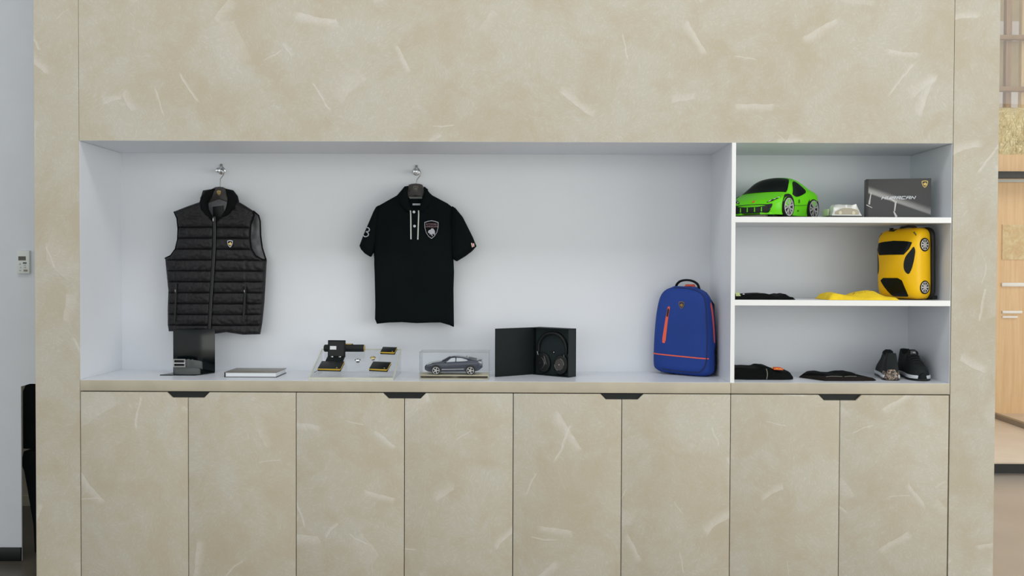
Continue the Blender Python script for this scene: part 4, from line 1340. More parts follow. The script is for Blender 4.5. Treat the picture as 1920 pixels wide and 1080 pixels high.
patch([(p + 0.013, q - 0.004) for p, q in [(-0.106, 0.158), (-0.094, 0.156), (-0.089, 0.172), (-0.082, 0.290), (-0.077, 0.340), (-0.082, 0.346), (-0.089, 0.340), (-0.096, 0.280), (-0.107, 0.180)]], bfront, 0.0022, 0.003, 0.012).build('front_zip', M['orange'], bp)
patch([(p + 0.013, q - 0.004) for p, q in [(-0.0905, 0.294), (-0.084, 0.292), (-0.0795, 0.327), (-0.0840, 0.336), (-0.0885, 0.327)]], bfront, 0.005, 0.003, 0.01).build('zip_pull', M['black'], bp)
patch([(-0.149, 0.090), (0.140, 0.090), (0.140, 0.096), (-0.149, 0.096)], bfront, 0.0014, 0.002, 0.01).build('piping_stripe', M['orange'], bp)
# raised seam round the front panel
loop = []
SEAM = [(-0.06, 0.437), (0.0, 0.438), (0.06, 0.428), (0.095, 0.405), (0.112, 0.36), (0.122, 0.28), (0.130, 0.2), (0.132, 0.12), (0.130, 0.07), (0.115, 0.035), (0.085, 0.020), (0.0, 0.016), (-0.09, 0.018)]
TA, TB = [(i, p[0]) for i, p in enumerate(SEAM)], [(i, p[1]) for i, p in enumerate(SEAM)]
for k in range(73):
    loop.append(bfront(curve_at(TA, k / 6), curve_at(TB, k / 6)) + Vector((0, -0.0008, 0)))
MB().tube(loop, 0.0028, 8).build('seam', M['bluedark'], bp)
patch([(-0.005, 0.352), (-0.001, 0.20), (0.004, 0.17), (0.009, 0.17), (0.010, 0.352), (0.005, 0.372), (-0.001, 0.365)], bside, 0.002, 0.003, 0.015).build('side_zip', M['orange'], bp)
patch([(0.010, 0.008), (0.050, 0.012), (0.052, 0.16), (0.030, 0.185), (0.006, 0.130)], bside, 0.002, 0.004, 0.015).build('side_pocket', M['mesh'], bp)
patch([(0.030, 0.19), (0.052, 0.17), (0.050, 0.35), (0.032, 0.36)], bside, 0.002, 0.004, 0.015).build('side_strap', M['bluedark'], bp)
MB().loft([[Vector((x * k, y, z)) for x, y in ((-0.12, 0.045), (0.12, 0.045), (0.12, 0.062), (-0.12, 0.062))] for z, k in ((0.01, 1.0), (0.2, 1.05), (0.36, 0.95), (0.42, 0.6))]).build('back_padding', M['mesh'], bp, bevel=0.004)
hd = [(-0.066, 0.012, 0.428), (-0.064, 0.010, 0.450), (-0.045, 0.008, 0.470), (-0.012, 0.008, 0.478), (0.022, 0.008, 0.474), (0.046, 0.010, 0.458), (0.056, 0.012, 0.428)]
MB().tube(smooth(hd, 5), 0.0095, 10, flat=0.6, ref=Vector((0, 1, 0))).build('grab_handle', M['mesh'], bp)
MB().tube([(-0.03, 0.025, 0.43), (-0.02, 0.025, 0.45), (0.02, 0.025, 0.452), (0.03, 0.025, 0.43)], 0.007, 8, flat=0.6).build('hanging_loop', M['orange'], bp)
c = bfront(-0.005, 0.352)
emblem(bp, frame_fn(c + Vector((0, -0.0012, 0)), (1, 0.0, 0), (0, 0.02, 1), (0, -1, 0)), 0.031, 0.036, M['golddark'], M['bluedark'], M['golddark'], rim=0.86)

# ================================================================== upper shelf
ZS1, ZS2 = 1.6592, 1.2794
gc = thing('toy_car', 'bright green ride-on toy sports car on the top shelf', 'toy car', (1.244, 0.222, ZS1), (0, 0, R_(-45)))
gc.scale = (1.06, 1.06, 1.03)
car = Car(0.395,
          [(0, 0.072), (0.03, 0.096), (0.10, 0.116), (0.25, 0.122), (0.5, 0.116), (0.75, 0.124), (0.92, 0.122), (1, 0.096)],
          [(0, 0.020), (0.05, 0.014), (0.2, 0.013), (0.8, 0.016), (1, 0.030)],
          [(0, 0.050), (0.06, 0.070), (0.18, 0.094), (0.3, 0.104), (0.5, 0.108), (0.72, 0.120), (0.9, 0.118), (1, 0.088)],
          [(0, 0.050), (0.12, 0.080), (0.26, 0.098), (0.40, 0.088), (0.50, 0.080), (0.62, 0.078), (0.8, 0.082), (1, 0.070)],
          [(0, 0.056), (0.06, 0.078), (0.15, 0.096), (0.24, 0.114), (0.30, 0.132), (0.42, 0.176), (0.50, 0.192), (0.58, 0.195), (0.68, 0.186), (0.8, 0.160), (0.92, 0.134), (1, 0.096)])
car.body(M['green'], gc)
car.window([(0.262, 0.345), (0.262, 0.655), (0.31, 0.650), (0.42, 0.628), (0.475, 0.61), (0.49, 0.5), (0.475, 0.39), (0.42, 0.372), (0.31, 0.350)], M['carglass'], gc, 'windscreen', 0.0018, 0.004, 0.022)
for sgn in (1, -1):
    vv = lambda a: 0.5 + sgn * (a - 0.5)
    car.window(rounded([(0.36, vv(0.745)), (0.40, vv(0.715)), (0.47, vv(0.655)), (0.53, vv(0.645)), (0.60, vv(0.665)), (0.68, vv(0.715)), (0.66, vv(0.745)), (0.55, vv(0.765)), (0.44, vv(0.775))]), M['carglass'], gc, 'side_window', 0.0018, 0.004, 0.022)
    hl_ = car.window([(0.030, vv(0.660)), (0.048, vv(0.655)), (0.09, vv(0.675)), (0.138, vv(0.702)), (0.09, vv(0.709)), (0.05, vv(0.700))], M['carglass'], gc, 'headlamp', 0.0016, 0.003, 0.016)
    for (a, b) in ((0.045, 0.672), (0.078, 0.686), (0.112, 0.697)):
        car.window([(a - 0.008, vv(b - 0.006)), (a + 0.010, vv(b - 0.006)), (a + 0.016, vv(b + 0.008)), (a - 0.002, vv(b + 0.008))], M['lamp'], hl_, 'light_strip', 0.0026, 0.003, 0.012)
    car.window([(0.30, vv(0.872)), (0.74, vv(0.868)), (0.74, vv(0.860)), (0.30, vv(0.864))], M['greendark'], gc, 'seam', 0.0012, 0.002, 0.02)
    car.window([(0.50, vv(0.80)), (0.53, vv(0.80)), (0.53, vv(0.835)), (0.50, vv(0.835))], M['greendark'], gc, 'latch', 0.002, 0.003, 0.02)
    car.window([(0.495, vv(0.925)), (0.53, vv(0.925)), (0.525, vv(0.945)), (0.50, vv(0.945))], M['greendark'], gc, 'button', 0.002, 0.003, 0.02)
    for uw in (0.262, 0.815):
        y = (uw - 0.5) * car.L
        xw = car.surf(uw, 0.875 if sgn > 0 else 0.125).x
        mx = Matrix.Translation((xw, y, 0.0545)) @ Matrix.Rotation(PI / 2 * sgn, 4, 'Y')
        MB().lathe([(0.0003, -0.03), (0.0530, -0.03), (0.0530, -0.0005), (0.0003, -0.0005)], mx, 32).build('wheel_arch', M['rimdark'], gc)
        wheel(gc, (xw - sgn * 0.0155, y, 0.0484), 0.0482, 0.036, sgn, 5, M['rim'], M['tyre'], M['rimdark'], True)
# front: lower grille with green strakes, bumper lip, underside
gr = car.window([(0.0, 0.12), (0.022, 0.16), (0.03, 0.25), (0.012, 0.30), (0.008, 0.5), (0.012, 0.70), (0.03, 0.75), (0.022, 0.84), (0.0, 0.88)], M['black'], gc, 'front_grille', 0.0016, 0.003, 0.02)
NY = -0.395 / 2
mb = MB()
mb.prism([(-0.090, 0.034), (-0.080, 0.019), (0.080, 0.019), (0.090, 0.034), (0.080, 0.052), (0.030, 0.047), (-0.030, 0.047), (-0.080, 0.052)], XZ, NY - 0.004, NY + 0.020)
mb.build('grille_insert', M['black'], gc, bevel=0.003)
for x in (-0.052, -0.018, 0.018, 0.052):
    MB().prism([(x - 0.002, 0.025), (x + 0.003, 0.025), (x + 0.003, 0.045), (x - 0.001, 0.045)], XZ, NY - 0.0055, NY - 0.003).build('strake', M['green'], gc)
for sgn in (1, -1):
    MB().prism([(sgn * 0.045, -0.204), (sgn * 0.086, -0.194), (sgn * 0.100, -0.170), (sgn * 0.096, -0.155), (sgn * 0.045, -0.175)], XYp, 0.012, 0.021).build('bumper_lip', M['green'], gc, bevel=0.002)
MB().box(-0.060, 0.060, -0.190, -0.16, 0.004, 0.013).build('lower_lip', M['cover'], gc, bevel=0.002)
MB().box(-0.085, 0.085, -0.16, 0.17, 0.006, 0.016).build('underside', M['black'], gc, bevel=0.003)
c = car.surf(0.035, 0.5)
c2 = car.surf(0.07, 0.5)
up2 = (c2 - c).normalized()
emblem(gc, frame_fn(c + up2 * 0.004 + Vector((0, -up2.z, up2.y)) * 0.001, (1, 0, 0), up2, (0, -up2.z, up2.y)), 0.014, 0.016, M['redlogo'], M['gold'], M['redlogo'], rim=0.7)
MB().box(-0.07, 0.07, 0.168, 0.184, 0.120, 0.128).build('rear_deck', M['greendark'], gc, bevel=0.002)

# ---- packet with a small silver toy car picture
pk = thing('wrapped_packet', 'small silver film-wrapped packet between the green car and the dark box', 'packet', (1.520, 0.075, ZS1), (0, 0, R_(2)))
mb = MB()
pad(mb, [(-0.078, -0.05), (0.085, -0.05), (0.088, -0.02), (0.084, 0.05), (-0.076, 0.05), (-0.08, 0.0)], 0.011, lambda x, y, d: 0.008 + (0.052 + 0.006 * noise.noise(Vector((x * 40, y * 40, 1)))) * min(1, d / 0.024) ** 0.8, lambda x, y, d: 0.004, XYp)
pk.scale = (0.86, 0.9, 1.0)
M['foil'] = mat('silver_film', rgb(206, 208, 204), 0.25, 0.15, bump=(40, 0.5))
mb.build('film', M['foil'], pk, smooth=60)
mb = MB()
mb.prism([(-0.062, 0.013), (0.068, 0.013), (0.070, 0.028), (0.060, 0.036), (0.02, 0.0435), (-0.015, 0.044), (-0.04, 0.034), (-0.058, 0.026)], XZ, -0.0485, -0.043)
MB_ = mb.build('printed_picture', mat('taupe_print', rgb(168, 160, 142), 0.5), pk, bevel=0.001)
for x in (-0.032, 0.040):
    MB().lathe([(0.0003, 0), (0.0085, 0), (0.0085, 0.001), (0.0003, 0.001)], Matrix.Translation((x, -0.0485, 0.021)) @ Matrix.Rotation(PI / 2, 4, 'X'), 16).build('printed_wheel', M['cream'], MB_)
MB().box(-0.089, -0.082, -0.02, 0.05, 0.008, 0.040).build('green_end', mat('pale_green_tab', rgb(176, 194, 152), 0.5), pk, bevel=0.002)
MB().box(-0.094, 0.09, -0.052, 0.052, 0.0003, 0.008).build('card_base', M['black'], pk, bevel=0.001)

# ---- dark printed box standing at the right
pb = thing('printed_box', 'dark grey printed box with white lettering and gold badge at right of the top shelf', 'box', (1.794, 0.115, ZS1), (0, 0, R_(-12)))
BXW, BXH = 0.286, 0.187
M['streak'] = mat('pale_grey_print', rgb(150, 148, 146), 0.4)
MB().box(-BXW / 2, BXW / 2, 0, 0.06, 0.0003, BXH).build('carton', M['box_grey'], pb, bevel=0.0008)


def printed_band(name, material, pts, w0, w1, fade):
    """flat printed band on the front of the carton"""
    (ax_, az_), (bx_, bz_) = pts
    d = Vector((bx_ - ax_, bz_ - az_)).normalized()
    nr = Vector((-d.y, d.x))
    poly = [(ax_ + nr.x * w0, az_ + nr.y * w0), (bx_ + nr.x * w1, bz_ + nr.y * w1), (bx_ - nr.x * w1, bz_ - nr.y * w1), (ax_ - nr.x * w0, az_ - nr.y * w0)]
    e = BXW / 2 - 0.0005
    poly = [(max(-e, min(e, p)), max(0.001, min(BXH - 0.001, q))) for p, q in poly]
    return MB().prism(poly, XZ, fade, 0.0003).build(name, material, pb)


mt = bpy.data.materials.new('grey_streak_print')
mt.use_nodes = True
g = G(mt)
tc = g.n('ShaderNodeTexCoord').outputs['Object']
sp = g.n('ShaderNodeSeparateXYZ', {0: tc})
dd_ = g.math('SUBTRACT', sp.outputs[2], g.math('MULTIPLY_ADD', sp.outputs[0], -0.375, 0.080))
band = g.math('MULTIPLY', g.ramp(dd_, -0.013, -0.004), g.ramp(dd_, 0.030, 0.0))
band = g.math('MULTIPLY', band, g.ramp(sp.outputs[0], -0.16, 0.16, 1.0, 0.6))
g.set(g.b.inputs['Base Color'], g.mix(band, rgb(62, 62, 63), rgb(164, 163, 162)))
g.b.inputs['Roughness'].default_value = 0.4
MB().box(-BXW / 2 + 0.010, BXW / 2 - 0.0004, -0.0003, 0.0003, 0.0008, BXH - 0.0005).build('printed_front', mt, pb)
M['printwhite'] = mat('pale_print_white', rgb(196, 194, 192), 0.45)
for a, b, w0, w1 in (((-0.134, 0.124), (-0.141, 0.085), 0.0016, 0.003), ((-0.141, 0.088), (-0.143, 0.068), 0.0036, 0.0036), ((-0.157, 0.066), (-0.128, 0.052), 0.002, 0.0015),
                     ((-0.045, 0.098), (-0.015, 0.080), 0.003, 0.005), ((-0.012, 0.084), (-0.018, 0.035), 0.004, 0.0025), ((-0.022, 0.034), (-0.008, 0.008), 0.0025, 0.005), ((-0.105, 0.008), (-0.108, 0.002), 0.002, 0.005)):
    printed_band('printed_mark', M['printwhite'], ((a[0] * 0.9, a[1]), (b[0] * 0.9, b[1])), w0, w1, -0.0008)
# the model lettering: squared italic capitals
GLYPH = {'H': [[(0, 0), (0, 1)], [(1, 0), (1, 1)], [(0, .5), (1, .5)]], 'U': [[(0, 1), (0, 0), (1, 0), (1, 1)]], 'R': [[(0, 0), (0, 1), (1, 1), (1, .5), (0, .5)], [(.5, .5), (1, 0)]],
         'A': [[(0, 0), (0, 1), (1, 1), (1, 0)], [(0, .45), (1, .45)]], 'C': [[(1, 1), (0, 1), (0, 0), (1, 0)]], 'N': [[(0, 0), (0, 1), (1, 0), (1, 1)]]}
mb = MB()
x = -0.074
for ch_ in 'HURACAN':
    gw, gh = 0.0148, 0.0115
    for ln in GLYPH[ch_]:
        for (p, q), (r2, s2) in zip(ln, ln[1:]):
            A, B = Vector((x + p * gw + q * 0.006, 0.092 + q * gh)), Vector((x + r2 * gw + s2 * 0.006, 0.092 + s2 * gh))
            d = (B - A).normalized() * 0.0014
            nr = Vector((-d.y, d.x)) * 1.0
            A, B = A - d, B + d
            mb.prism([(A + nr).to_tuple(), (B + nr).to_tuple(), (B - nr).to_tuple(), (A - nr).to_tuple()], XZ, -0.0013, -0.0004)
    x += 0.0215
tag(mb.build('lettering', M['paper'], pb, smooth=0, merge=False), 'white italic lettering')
emblem(pb, frame_fn((0.115, -0.0004, 0.160), (1, 0, 0), (0, 0, 1), (0, -1, 0)), 0.030, 0.034, M['gold'], M['box_grey'], M['gold'], rim=0.76)

# ================================================================== middle shelf
# ---- yellow suitcase standing on its tail, roof facing left
ys_ = thing('toy_suitcase', 'yellow hard-shell suitcase shaped like a sports car standing on the middle shelf', 'suitcase', (1.842, 0.232, ZS2))
PSI = R_(63)
nrm = Vector((-math.sin(PSI), -math.cos(PSI), 0))
lat = Vector((math.cos(PSI), -math.sin(PSI), 0))
# car frame: x = lateral, y = down the body (nose up), z = out of the roof
rm = Matrix((lat, Vector((0, 0, -1)), nrm)).transposed()
HS = 0.332
ys_.matrix_basis = Matrix.Translation((1.8905, 0.188, ZS2 + HS / 2 + 0.0045)) @ Matrix.Rotation(R_(-1.0), 4, 'Y') @ rm.to_4x4()
case_ = Car(HS,
            [(0, 0.080), (0.03, 0.100), (0.10, 0.112), (0.5, 0.114), (0.9, 0.112), (0.97, 0.102), (1, 0.090)],
            [(0, 0.0), (1, 0.0)],
            [(0, 0.050), (0.04, 0.074), (0.12, 0.088), (0.4, 0.094), (0.7, 0.096), (0.92, 0.088), (0.97, 0.078), (1, 0.060)],
            [(0, 0.060), (0.06, 0.078), (0.25, 0.084), (0.42, 0.074), (0.6, 0.072), (0.9, 0.082), (1, 0.074)],
            [(0, 0.062), (0.03, 0.088), (0.10, 0.110), (0.25, 0.128), (0.38, 0.142), (0.55, 0.146), (0.75, 0.138), (0.92, 0.122), (0.97, 0.105), (1, 0.078)])
case_.body(M['yellow'], ys_, name='shell')
case_.window([(0.205, 0.345), (0.185, 0.42), (0.175, 0.5), (0.185, 0.58), (0.205, 0.665), (0.30, 0.645), (0.375, 0.61), (0.372, 0.5), (0.375, 0.39), (0.30, 0.355)], M['carglass'], ys_, 'windscreen', 0.0014, 0.003, 0.022)
case_.window([(0.735, 0.40), (0.70, 0.43), (0.70, 0.56), (0.735, 0.59), (0.95, 0.612), (0.962, 0.60), (0.962, 0.49), (0.95, 0.475)], M['carglass'], ys_, 'engine_cover', 0.0014, 0.003, 0.022)
for sgn in (1, -1):
    vv = lambda a: 0.5 + sgn * (a - 0.5)
    case_.window(rounded([(0.255, vv(0.692)), (0.32, vv(0.665)), (0.40, vv(0.635)), (0.50, vv(0.622)), (0.60, vv(0.628)), (0.66, vv(0.665)), (0.58, vv(0.695)), (0.46, vv(0.712)), (0.32, vv(0.720))]), M['carglass'], ys_, 'side_window', 0.0014, 0.003, 0.022)
    hl_ = case_.window([(0.055, vv(0.672)), (0.075, vv(0.668)), (0.115, vv(0.715)), (0.095, vv(0.715))], M['carglass'], ys_, 'headlamp', 0.0014, 0.003, 0.014)
    for a_, b_ in ((0.072, 0.682), (0.088, 0.697)):
        case_.window([(a_, vv(b_)), (a_ + 0.01, vv(b_)), (a_ + 0.014, vv(b_ + 0.008)), (a_ + 0.004, vv(b_ + 0.008))], M['lamp'], hl_, 'light_strip', 0.0022, 0.003, 0.01)
    for uw in (0.240, 0.835):
        y = (uw - 0.5) * HS
        xw = case_.surf(uw, 0.5 + sgn * 0.345).x
        mx = Matrix.Translation((xw, y, 0.050)) @ Matrix.Rotation(PI / 2 * sgn, 4, 'Y')
        MB().lathe([(0.0003, -0.008), (0.0315, -0.008), (0.0315, 0.0022), (0.0003, 0.0022)], mx, 28).build('wheel_arch', M['carglass'], ys_)
        wh = wheel(ys_, (xw - sgn * 0.0085, y, 0.050), 0.0305, 0.022, sgn, 8, M['rim'], M['tyre'], M['rimdark'])
case_.window([(0.012, 0.40), (0.012, 0.46), (0.04, 0.46), (0.03, 0.40)], M['carglass'], ys_, 'bonnet_mark', 0.0014, 0.003, 0.015)
# black back frame, base feet and handle
bk = Car(HS + 0.006, [(0, 0.088), (0.03, 0.106), (0.10, 0.118), (0.5, 0.120), (0.9, 0.118), (0.97, 0.108), (1, 0.096)], [(0, -0.026), (1, -0.026)], [(0, -0.004), (1, -0.004)], [(0, 0.08), (0.1, 0.1), (0.9, 0.1), (1, 0.085)], [(0, 0.004), (1, 0.004)])
bk.body(M['black'], ys_, name='back_frame')
MB().tube([(-0.045, -0.168, 0.02), (-0.038, -0.173, 0.024), (0, -0.176, 0.026), (0.038, -0.173, 0.024), (0.045, -0.168, 0.02)], 0.0055, 10).build('carry_handle', M['hanger'], ys_)
MB().box(-0.065, -0.055, -0.172, -0.150, 0.055, 0.075).build('zip_pull', M['black'], ys_, bevel=0.002)
MB().box(-0.09, 0.112, 0.152, 0.1680, -0.040, -0.010).build('base_foot', M['black'], ys_, bevel=0.004)
# ================================================================== folded clothes
XYZf = lambda a, b, d: Vector((a, b, d))


def folded(mb, outline, hprof, y0, y1, rough=0.004, step=0.011, edge=0.016, z0=0.0006, seed=0, pw=0.5):
    """a folded garment lying flat: outline in plan, height profile along x (from the photograph's silhouette)"""
    def top(x, y, d):
        t = (y - y0) / (y1 - y0)
        h = curve_at(hprof, x) * (0.84 + 0.16 * math.sin(PI * min(1, max(0, t * 1.1))))
        h += rough * noise.noise(Vector((x * 26 + seed, y * 18, seed))) * min(1, d / 0.02)
        return z0 + 0.001 + max(0.002, h) * min(1, max(d, 0.0004) / edge) ** pw
    pad(mb, outline, step, top, lambda x, y, d: z0, XYZf)
    return mb


def rect(x0, x1, y0, y1, j=0.0, sd=0):
    rr = random.Random(sd)
    o = [(x0, y0), (x1, y0), (x1, y1), (x0, y1)]
    q = resample(o, 0.05)
    return [(p.x + rr.uniform(-j, j), p.y + rr.uniform(-j, j)) for p in q]


def garment(name, label, cat, x, y, z, group='folded clothes on the shelves'):
    return thing(name, label, cat, (x, y, z), group=group)


# black top on the middle shelf
g1 = garment('folded_shirt', 'thin folded black shirt at the left of the middle shelf', 'folded shirt', 1.15, 0.03, ZS2)
folded(MB(), rect(-0.134, 0.138, 0.0, 0.24, 0.003, 1), [(-0.134, 0.010), (-0.09, 0.013), (0.0, 0.014), (0.14, 0.012)], 0, 0.24, 0.002, seed=1, edge=0.006).build('lower_fold', M['cloth_black'], g1, smooth=60)
folded(MB(), rect(-0.112, 0.124, 0.006, 0.225, 0.004, 2), [(-0.112, 0.012), (-0.06, 0.016), (-0.01, 0.019), (0.03, 0.015), (0.06, 0.009), (0.085, 0.013), (0.1, 0.018), (0.115, 0.008), (0.124, 0.004)], 0.006, 0.225, 0.003, seed=4, z0=0.009, edge=0.008).build('upper_fold', M['cloth_black'], g1, smooth=60)
patch([(-0.130, 0.010), (-0.108, 0.010), (-0.112, 0.05), (-0.130, 0.05)], lambda a, b: Vector((a, b, 0.020 + (0.012 if b > 0.02 else 0))), 0.0, 0.004, 0.01).build('pale_lining', mat('pale_lime_trim', rgb(186, 200, 140), 0.8), g1)
MB().box(-0.1, -0.092, 0.004, 0.007, 0.024, 0.027).build('size_tag', M['paper'], g1)
# yellow tee
g2 = garment('folded_shirt', 'folded yellow T-shirt with dark lettering beside the yellow suitcase', 'folded shirt', 1.590, 0.006, ZS2)
folded(MB(), rect(-0.150, 0.168, 0.0, 0.20, 0.003, 3), [(-0.150, 0.018), (-0.13, 0.030), (-0.11, 0.032), (-0.08, 0.024), (0, 0.016), (0.08, 0.017), (0.16, 0.013)], 0, 0.2, 0.003, seed=8, edge=0.012).build('lower_fold', M['yellowcloth'], g2, smooth=60)
folded(MB(), [(-0.08, 0.012), (0.0, 0.010), (0.10, 0.010), (0.15, 0.012), (0.15, 0.10), (0.10, 0.16), (0.02, 0.18), (-0.06, 0.15)], [(-0.08, 0.006), (-0.03, 0.016), (0.01, 0.026), (0.05, 0.033), (0.08, 0.030), (0.11, 0.016), (0.15, 0.004)], 0.01, 0.18, 0.004, seed=11, z0=0.009, edge=0.05, pw=0.7).build('upper_fold', M['yellowcloth'], g2, smooth=60)
rr = random.Random(5)
tf = lambda x: 0.0285 + 0.010 * math.exp(-((x - 0.05) / 0.05) ** 2)
for k in range(12):
    x = -0.006 + k * 0.0078 + rr.uniform(-0.001, 0.001)
    ln = rr.uniform(0.002, 0.0045)
    MB().tube([(x, 0.027, tf(x) + 0.0005 * k), (x + ln, 0.028, tf(x) + rr.uniform(0.0008, 0.003) + 0.0005 * k)], 0.0009, 5).build('lettering', M['yellowdark'], g2)
MB().tube([(-0.036, 0.022, 0.027), (-0.026, 0.024, 0.033)], 0.0012, 5).build('lettering', M['yellowdark'], g2)

# ---- lower bay: jacket with badge and charcoal top
g3 = garment('folded_jacket', 'thick folded black jacket with orange badge at the left of the lower bay', 'folded jacket', 1.195, 0.11, ZC)
folded(MB(), [(-0.184, 0.02), (-0.15, 0.008), (-0.10, 0.0), (0.06, 0.0), (0.10, 0.008), (0.122, 0.03), (0.127, 0.1), (0.118, 0.2), (0.09, 0.25), (-0.16, 0.25), (-0.184, 0.2)], [(-0.184, 0.034), (-0.15, 0.036), (0.0, 0.036), (0.08, 0.036), (0.11, 0.034), (0.128, 0.026)], 0, 0.25, 0.003, seed=20, edge=0.016, pw=0.28).build('lower_fold', M['cloth_black'], g3, smooth=60)
folded(MB(), [(-0.182, 0.02), (-0.10, 0.014), (0.03, 0.012), (0.09, 0.02), (0.095, 0.1), (0.06, 0.22), (-0.15, 0.23), (-0.182, 0.15)], [(-0.182, 0.027), (-0.15, 0.029), (-0.05, 0.026), (-0.035, 0.027), (-0.028, 0.034), (0.0, 0.033), (0.03, 0.022), (0.06, 0.012), (0.095, 0.006)], 0.012, 0.23, 0.003, seed=23, z0=0.026, edge=0.02, pw=0.45).build('upper_fold', M['cloth_black'], g3, smooth=60)
pts = []
for i in range(9):
    t_ = i / 8
    pts.append((-0.012 + 0.004 * math.sin(PI * t_), -0.0016 + 0.006 * t_ ** 2, 0.004 + 0.048 * t_))
MB().tube(pts, 0.0022, 6).build('grey_piping', M['greyline'], g3)
mb = MB()
pad(mb, [(0.026, 0.012), (0.070, 0.014), (0.072, 0.05), (0.028, 0.05)], 0.008, lambda x, y, d: 0.0545 - 0.05 * (x - 0.03) + 0.004 * min(1, d / 0.01), lambda x, y, d: 0.0465 - 0.05 * (x - 0.03), XYZf)
bd = mb.build('badge', M['redlogo'], g3, smooth=50)
MB().box(0.034, 0.046, 0.0108, 0.0135, 0.0505, 0.0535).build('badge_mark', M['goldpaint'], bd)
MB().box(0.050, 0.062, 0.0108, 0.0135, 0.0495, 0.0525).build('badge_mark', M['goldpaint'], bd)
MB().box(0.016, 0.020, 0.010, 0.0125, 0.053, 0.057).build('gold_stud', M['goldpaint'], g3)
MB().tube([(-0.182, 0.016, 0.056), (-0.165, 0.013, 0.064)], 0.002, 6).build('white_drawcord', M['paper'], g3)

g4_scale = (0.9, 1.0, 0.88)
g4 = garment('folded_shirt', 'flat folded charcoal shirt between the black jacket and the shoes', 'folded shirt', 1.530, 0.072, ZC)
folded(MB(), [(-0.178, 0.15), (-0.17, 0.12), (-0.095, 0.0), (0.06, 0.0), (0.165, 0.012), (0.183, 0.03), (0.178, 0.05), (0.13, 0.17), (0.09, 0.24), (-0.13, 0.24)], [(-0.178, 0.010), (-0.1, 0.020), (0.1, 0.020), (0.183, 0.012)], 0, 0.24, 0.003, seed=30, edge=0.012).build('lower_fold', M['cloth_grey'], g4, smooth=60)
folded(MB(), [(-0.165, 0.14), (-0.085, 0.03), (0.06, 0.03), (0.13, 0.045), (0.12, 0.16), (0.08, 0.225), (-0.12, 0.225)], [(-0.165, 0.006), (-0.12, 0.014), (-0.08, 0.017), (-0.05, 0.010), (-0.01, 0.008), (0.015, 0.012), (0.04, 0.019), (0.09, 0.016), (0.13, 0.004)], 0.03, 0.225, 0.004, seed=33, z0=0.016, edge=0.02).build('upper_fold', M['cloth_black'], g4, smooth=60)
for pts in ([(-0.085, 0.012, 0.0215), (-0.055, 0.013, 0.0245), (-0.02, 0.014, 0.0235), (0.0, 0.014, 0.0225)], [(0.012, 0.014, 0.0225), (0.04, 0.014, 0.0245), (0.075, 0.016, 0.0235)]):
    MB().tube(pts, 0.0016, 6).build('grey_piping', M['greyline'], g4)

g4.scale = g4_scale
# ---- trainers

mt = bpy.data.materials.new('marbled_bronze_heel')
mt.use_nodes = True
g = G(mt)
tc = g.n('ShaderNodeTexCoord').outputs['Object']
f = g.noise(tc, 130, 3, 0.6, 1.2)
g.set(g.b.inputs['Base Color'], g.mix(g.ramp(f, 0.42, 0.66), rgb(38, 34, 34), rgb(180, 158, 138)))
g.b.inputs['Roughness'].default_value = 0.25
M['marble'] = mt
M['knit'] = mat('black_shoe_knit', rgb(15, 22, 24), 0.8, bump=(450, 0.5))
SW = [(0, 0.024), (0.05, 0.033), (0.15, 0.037), (0.35, 0.036), (0.55, 0.040), (0.72, 0.047), (0.85, 0.045), (0.95, 0.033), (1, 0.017)]
SH = [(0, 0.124), (0.05, 0.130), (0.14, 0.120), (0.26, 0.108), (0.40, 0.114), (0.48, 0.116), (0.60, 0.093), (0.75, 0.068), (0.88, 0.056), (0.95, 0.050), (1, 0.036)]
LEN = 0.292


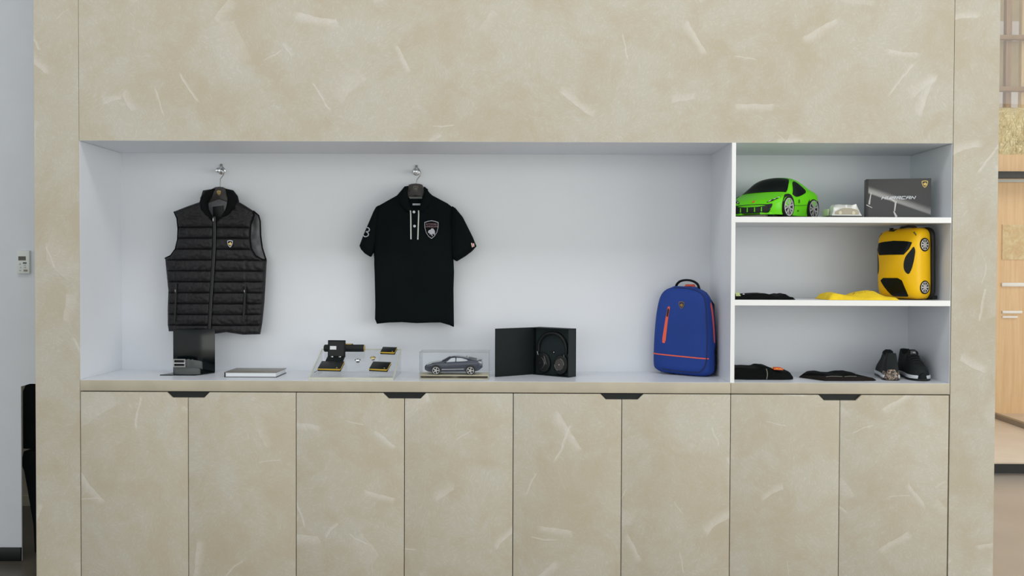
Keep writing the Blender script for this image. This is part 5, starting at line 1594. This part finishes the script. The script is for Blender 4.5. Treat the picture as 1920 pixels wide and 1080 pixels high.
def shoe(label, loc, rz, heel_clip):
    """heel at +y, toe at -y"""
    t = thing('sports_shoe', label, 'shoe', loc, (0, 0, R_(rz)), 'pair of black sports shoes')
    rings = []
    for i in range(45):
        u = i / 44
        w_, h = curve_at(SW, u), curve_at(SH, u)
        y = (0.5 - u) * LEN
        op = max(0.0, min(1.0, (0.50 - u) / 0.05)) * max(0.0, min(1.0, (u - 0.03) / 0.03))   # 1 where the ankle opening is
        bw = 0.60 if u < 0.5 else 0.60 + 0.2 * (u - 0.5)
        half = []
        for k in range(9):                       # outer wall, bottom up
            a = k / 8
            half.append((w_ * (1 - (1 - bw) * a ** 1.6), 0.022 + (h - 0.022) * (a if op > 0.5 else 1 - (1 - a) ** 1.5 * 1.0)))
        top = half[-1]
        ins = []
        for k in range(1, 6):                    # over the top to the middle
            a = k / 5
            dome = (top[0] * math.cos(a * PI / 2), h + 0.010 * math.sin(a * PI / 2) * (1 if u > 0.45 else 0.3))
            dip = (top[0] * (1 - 0.12 * min(1, a * 4)) * (1 - max(0, a - 0.5) * 2), h - (0.055 * min(1, max(0, a - 0.1) * 2.2)))
            ins.append((dome[0] * (1 - op) + dip[0] * op, dome[1] * (1 - op) + dip[1] * op))
        s_ = half + ins
        s_ = s_ + [(-a, b) for a, b in s_[-2::-1]]
        rings.append([Vector((a, y, b)) for a, b in s_])
    MB().loft(rings).build('upper', M['knit'], t, smooth=60)

    def slab(z0, z1, grow, u0=0.0, u1=1.0):
        out = []
        for i in range(31):
            u = u0 + (u1 - u0) * i / 30
            out.append((curve_at(SW, u) * 1.04 + grow, (0.5 - u) * (LEN + 2 * grow)))
        poly = [(a, b) for a, b in out] + [(-a, b) for a, b in out[::-1]]
        return MB().prism(poly, XYp, z0, z1)
    slab(0.010, 0.026, 0.003, 0.02, 0.985).build('midsole', M['sole_white'], t, bevel=0.003)
    slab(0.0004, 0.012, 0.002).build('outsole', M['black'], t, bevel=0.003)
    # rubber toe bumper
    rings = []
    for u, k in ((0.90, 1.0), (0.94, 1.02), (0.975, 1.04), (1.0, 1.06), (1.012, 0.9)):
        w_ = curve_at(SW, u) * 0.86 * k
        y = (0.5 - u) * LEN - 0.004
        rings.append([Vector((w_ * math.cos(a), y, 0.010 + (0.026 + 0.012 * (1.012 - u) / 0.11) * math.sin(a))) for a in [PI * q / 12 for q in range(13)]])
    MB().loft(rings).build('toe_bumper', M['blackmatte'], t, smooth=60)
    if heel_clip:
        rings = []
        for z, k in ((0.004, 1.12), (0.012, 1.18), (0.028, 1.12), (0.045, 1.0), (0.052, 0.93)):
            rings.append([Vector((0.0345 * k * math.sin(a), LEN / 2 - 0.030 + 0.036 * k * math.cos(a), z)) for a in [R_(q) for q in range(-100, 101, 10)]])
        MB().loft(rings).build('heel_clip', M['marble'], t, smooth=60)
    # tongue, padded collar and laces
    mb = MB()
    pad(mb, [(-0.026, 0.096), (0.026, 0.096), (0.023, 0.126), (0.011, 0.135), (-0.011, 0.135), (-0.023, 0.126)], 0.006, lambda x, z, d: -0.012 - 0.004 * min(1, d / 0.006) + (z - 0.1) * 0.45, lambda x, z, d: -0.006 + (z - 0.1) * 0.45, XZ)
    tg = mb.build('tongue', M['knit'], t, smooth=60)
    mb = MB()
    pad(mb, [(-0.014, 0.112), (0.014, 0.112), (0.011, 0.130), (-0.011, 0.130)], 0.005, lambda x, z, d: -0.0175 + (z - 0.1) * 0.45, lambda x, z, d: -0.014 + (z - 0.1) * 0.45, XZ)
    mb.build('tongue_label', M['lining'], tg, smooth=60)
    MB().box(-0.002, 0.008, -0.0115, -0.006, 0.119, 0.124).build('tongue_mark', M['paper'], tg)
    for k in range(5):
        u = 0.50 + k * 0.055
        h, y = curve_at(SH, u), (0.5 - u) * LEN
        MB().tube([(-0.026, y, h + 0.002), (-0.012, y - 0.002, h + 0.0105), (0.012, y + 0.002, h + 0.0105), (0.026, y, h + 0.002)], 0.0022, 6).build('lace', M['black'], t)
    return t


shoe('left black sports shoe turned heel outward with marbled bronze heel', (1.806, 0.247, ZC), 165, True)
shoe('right black sports shoe with its toe towards the front edge of the bay', (1.920, 0.232, ZC), -6, False)
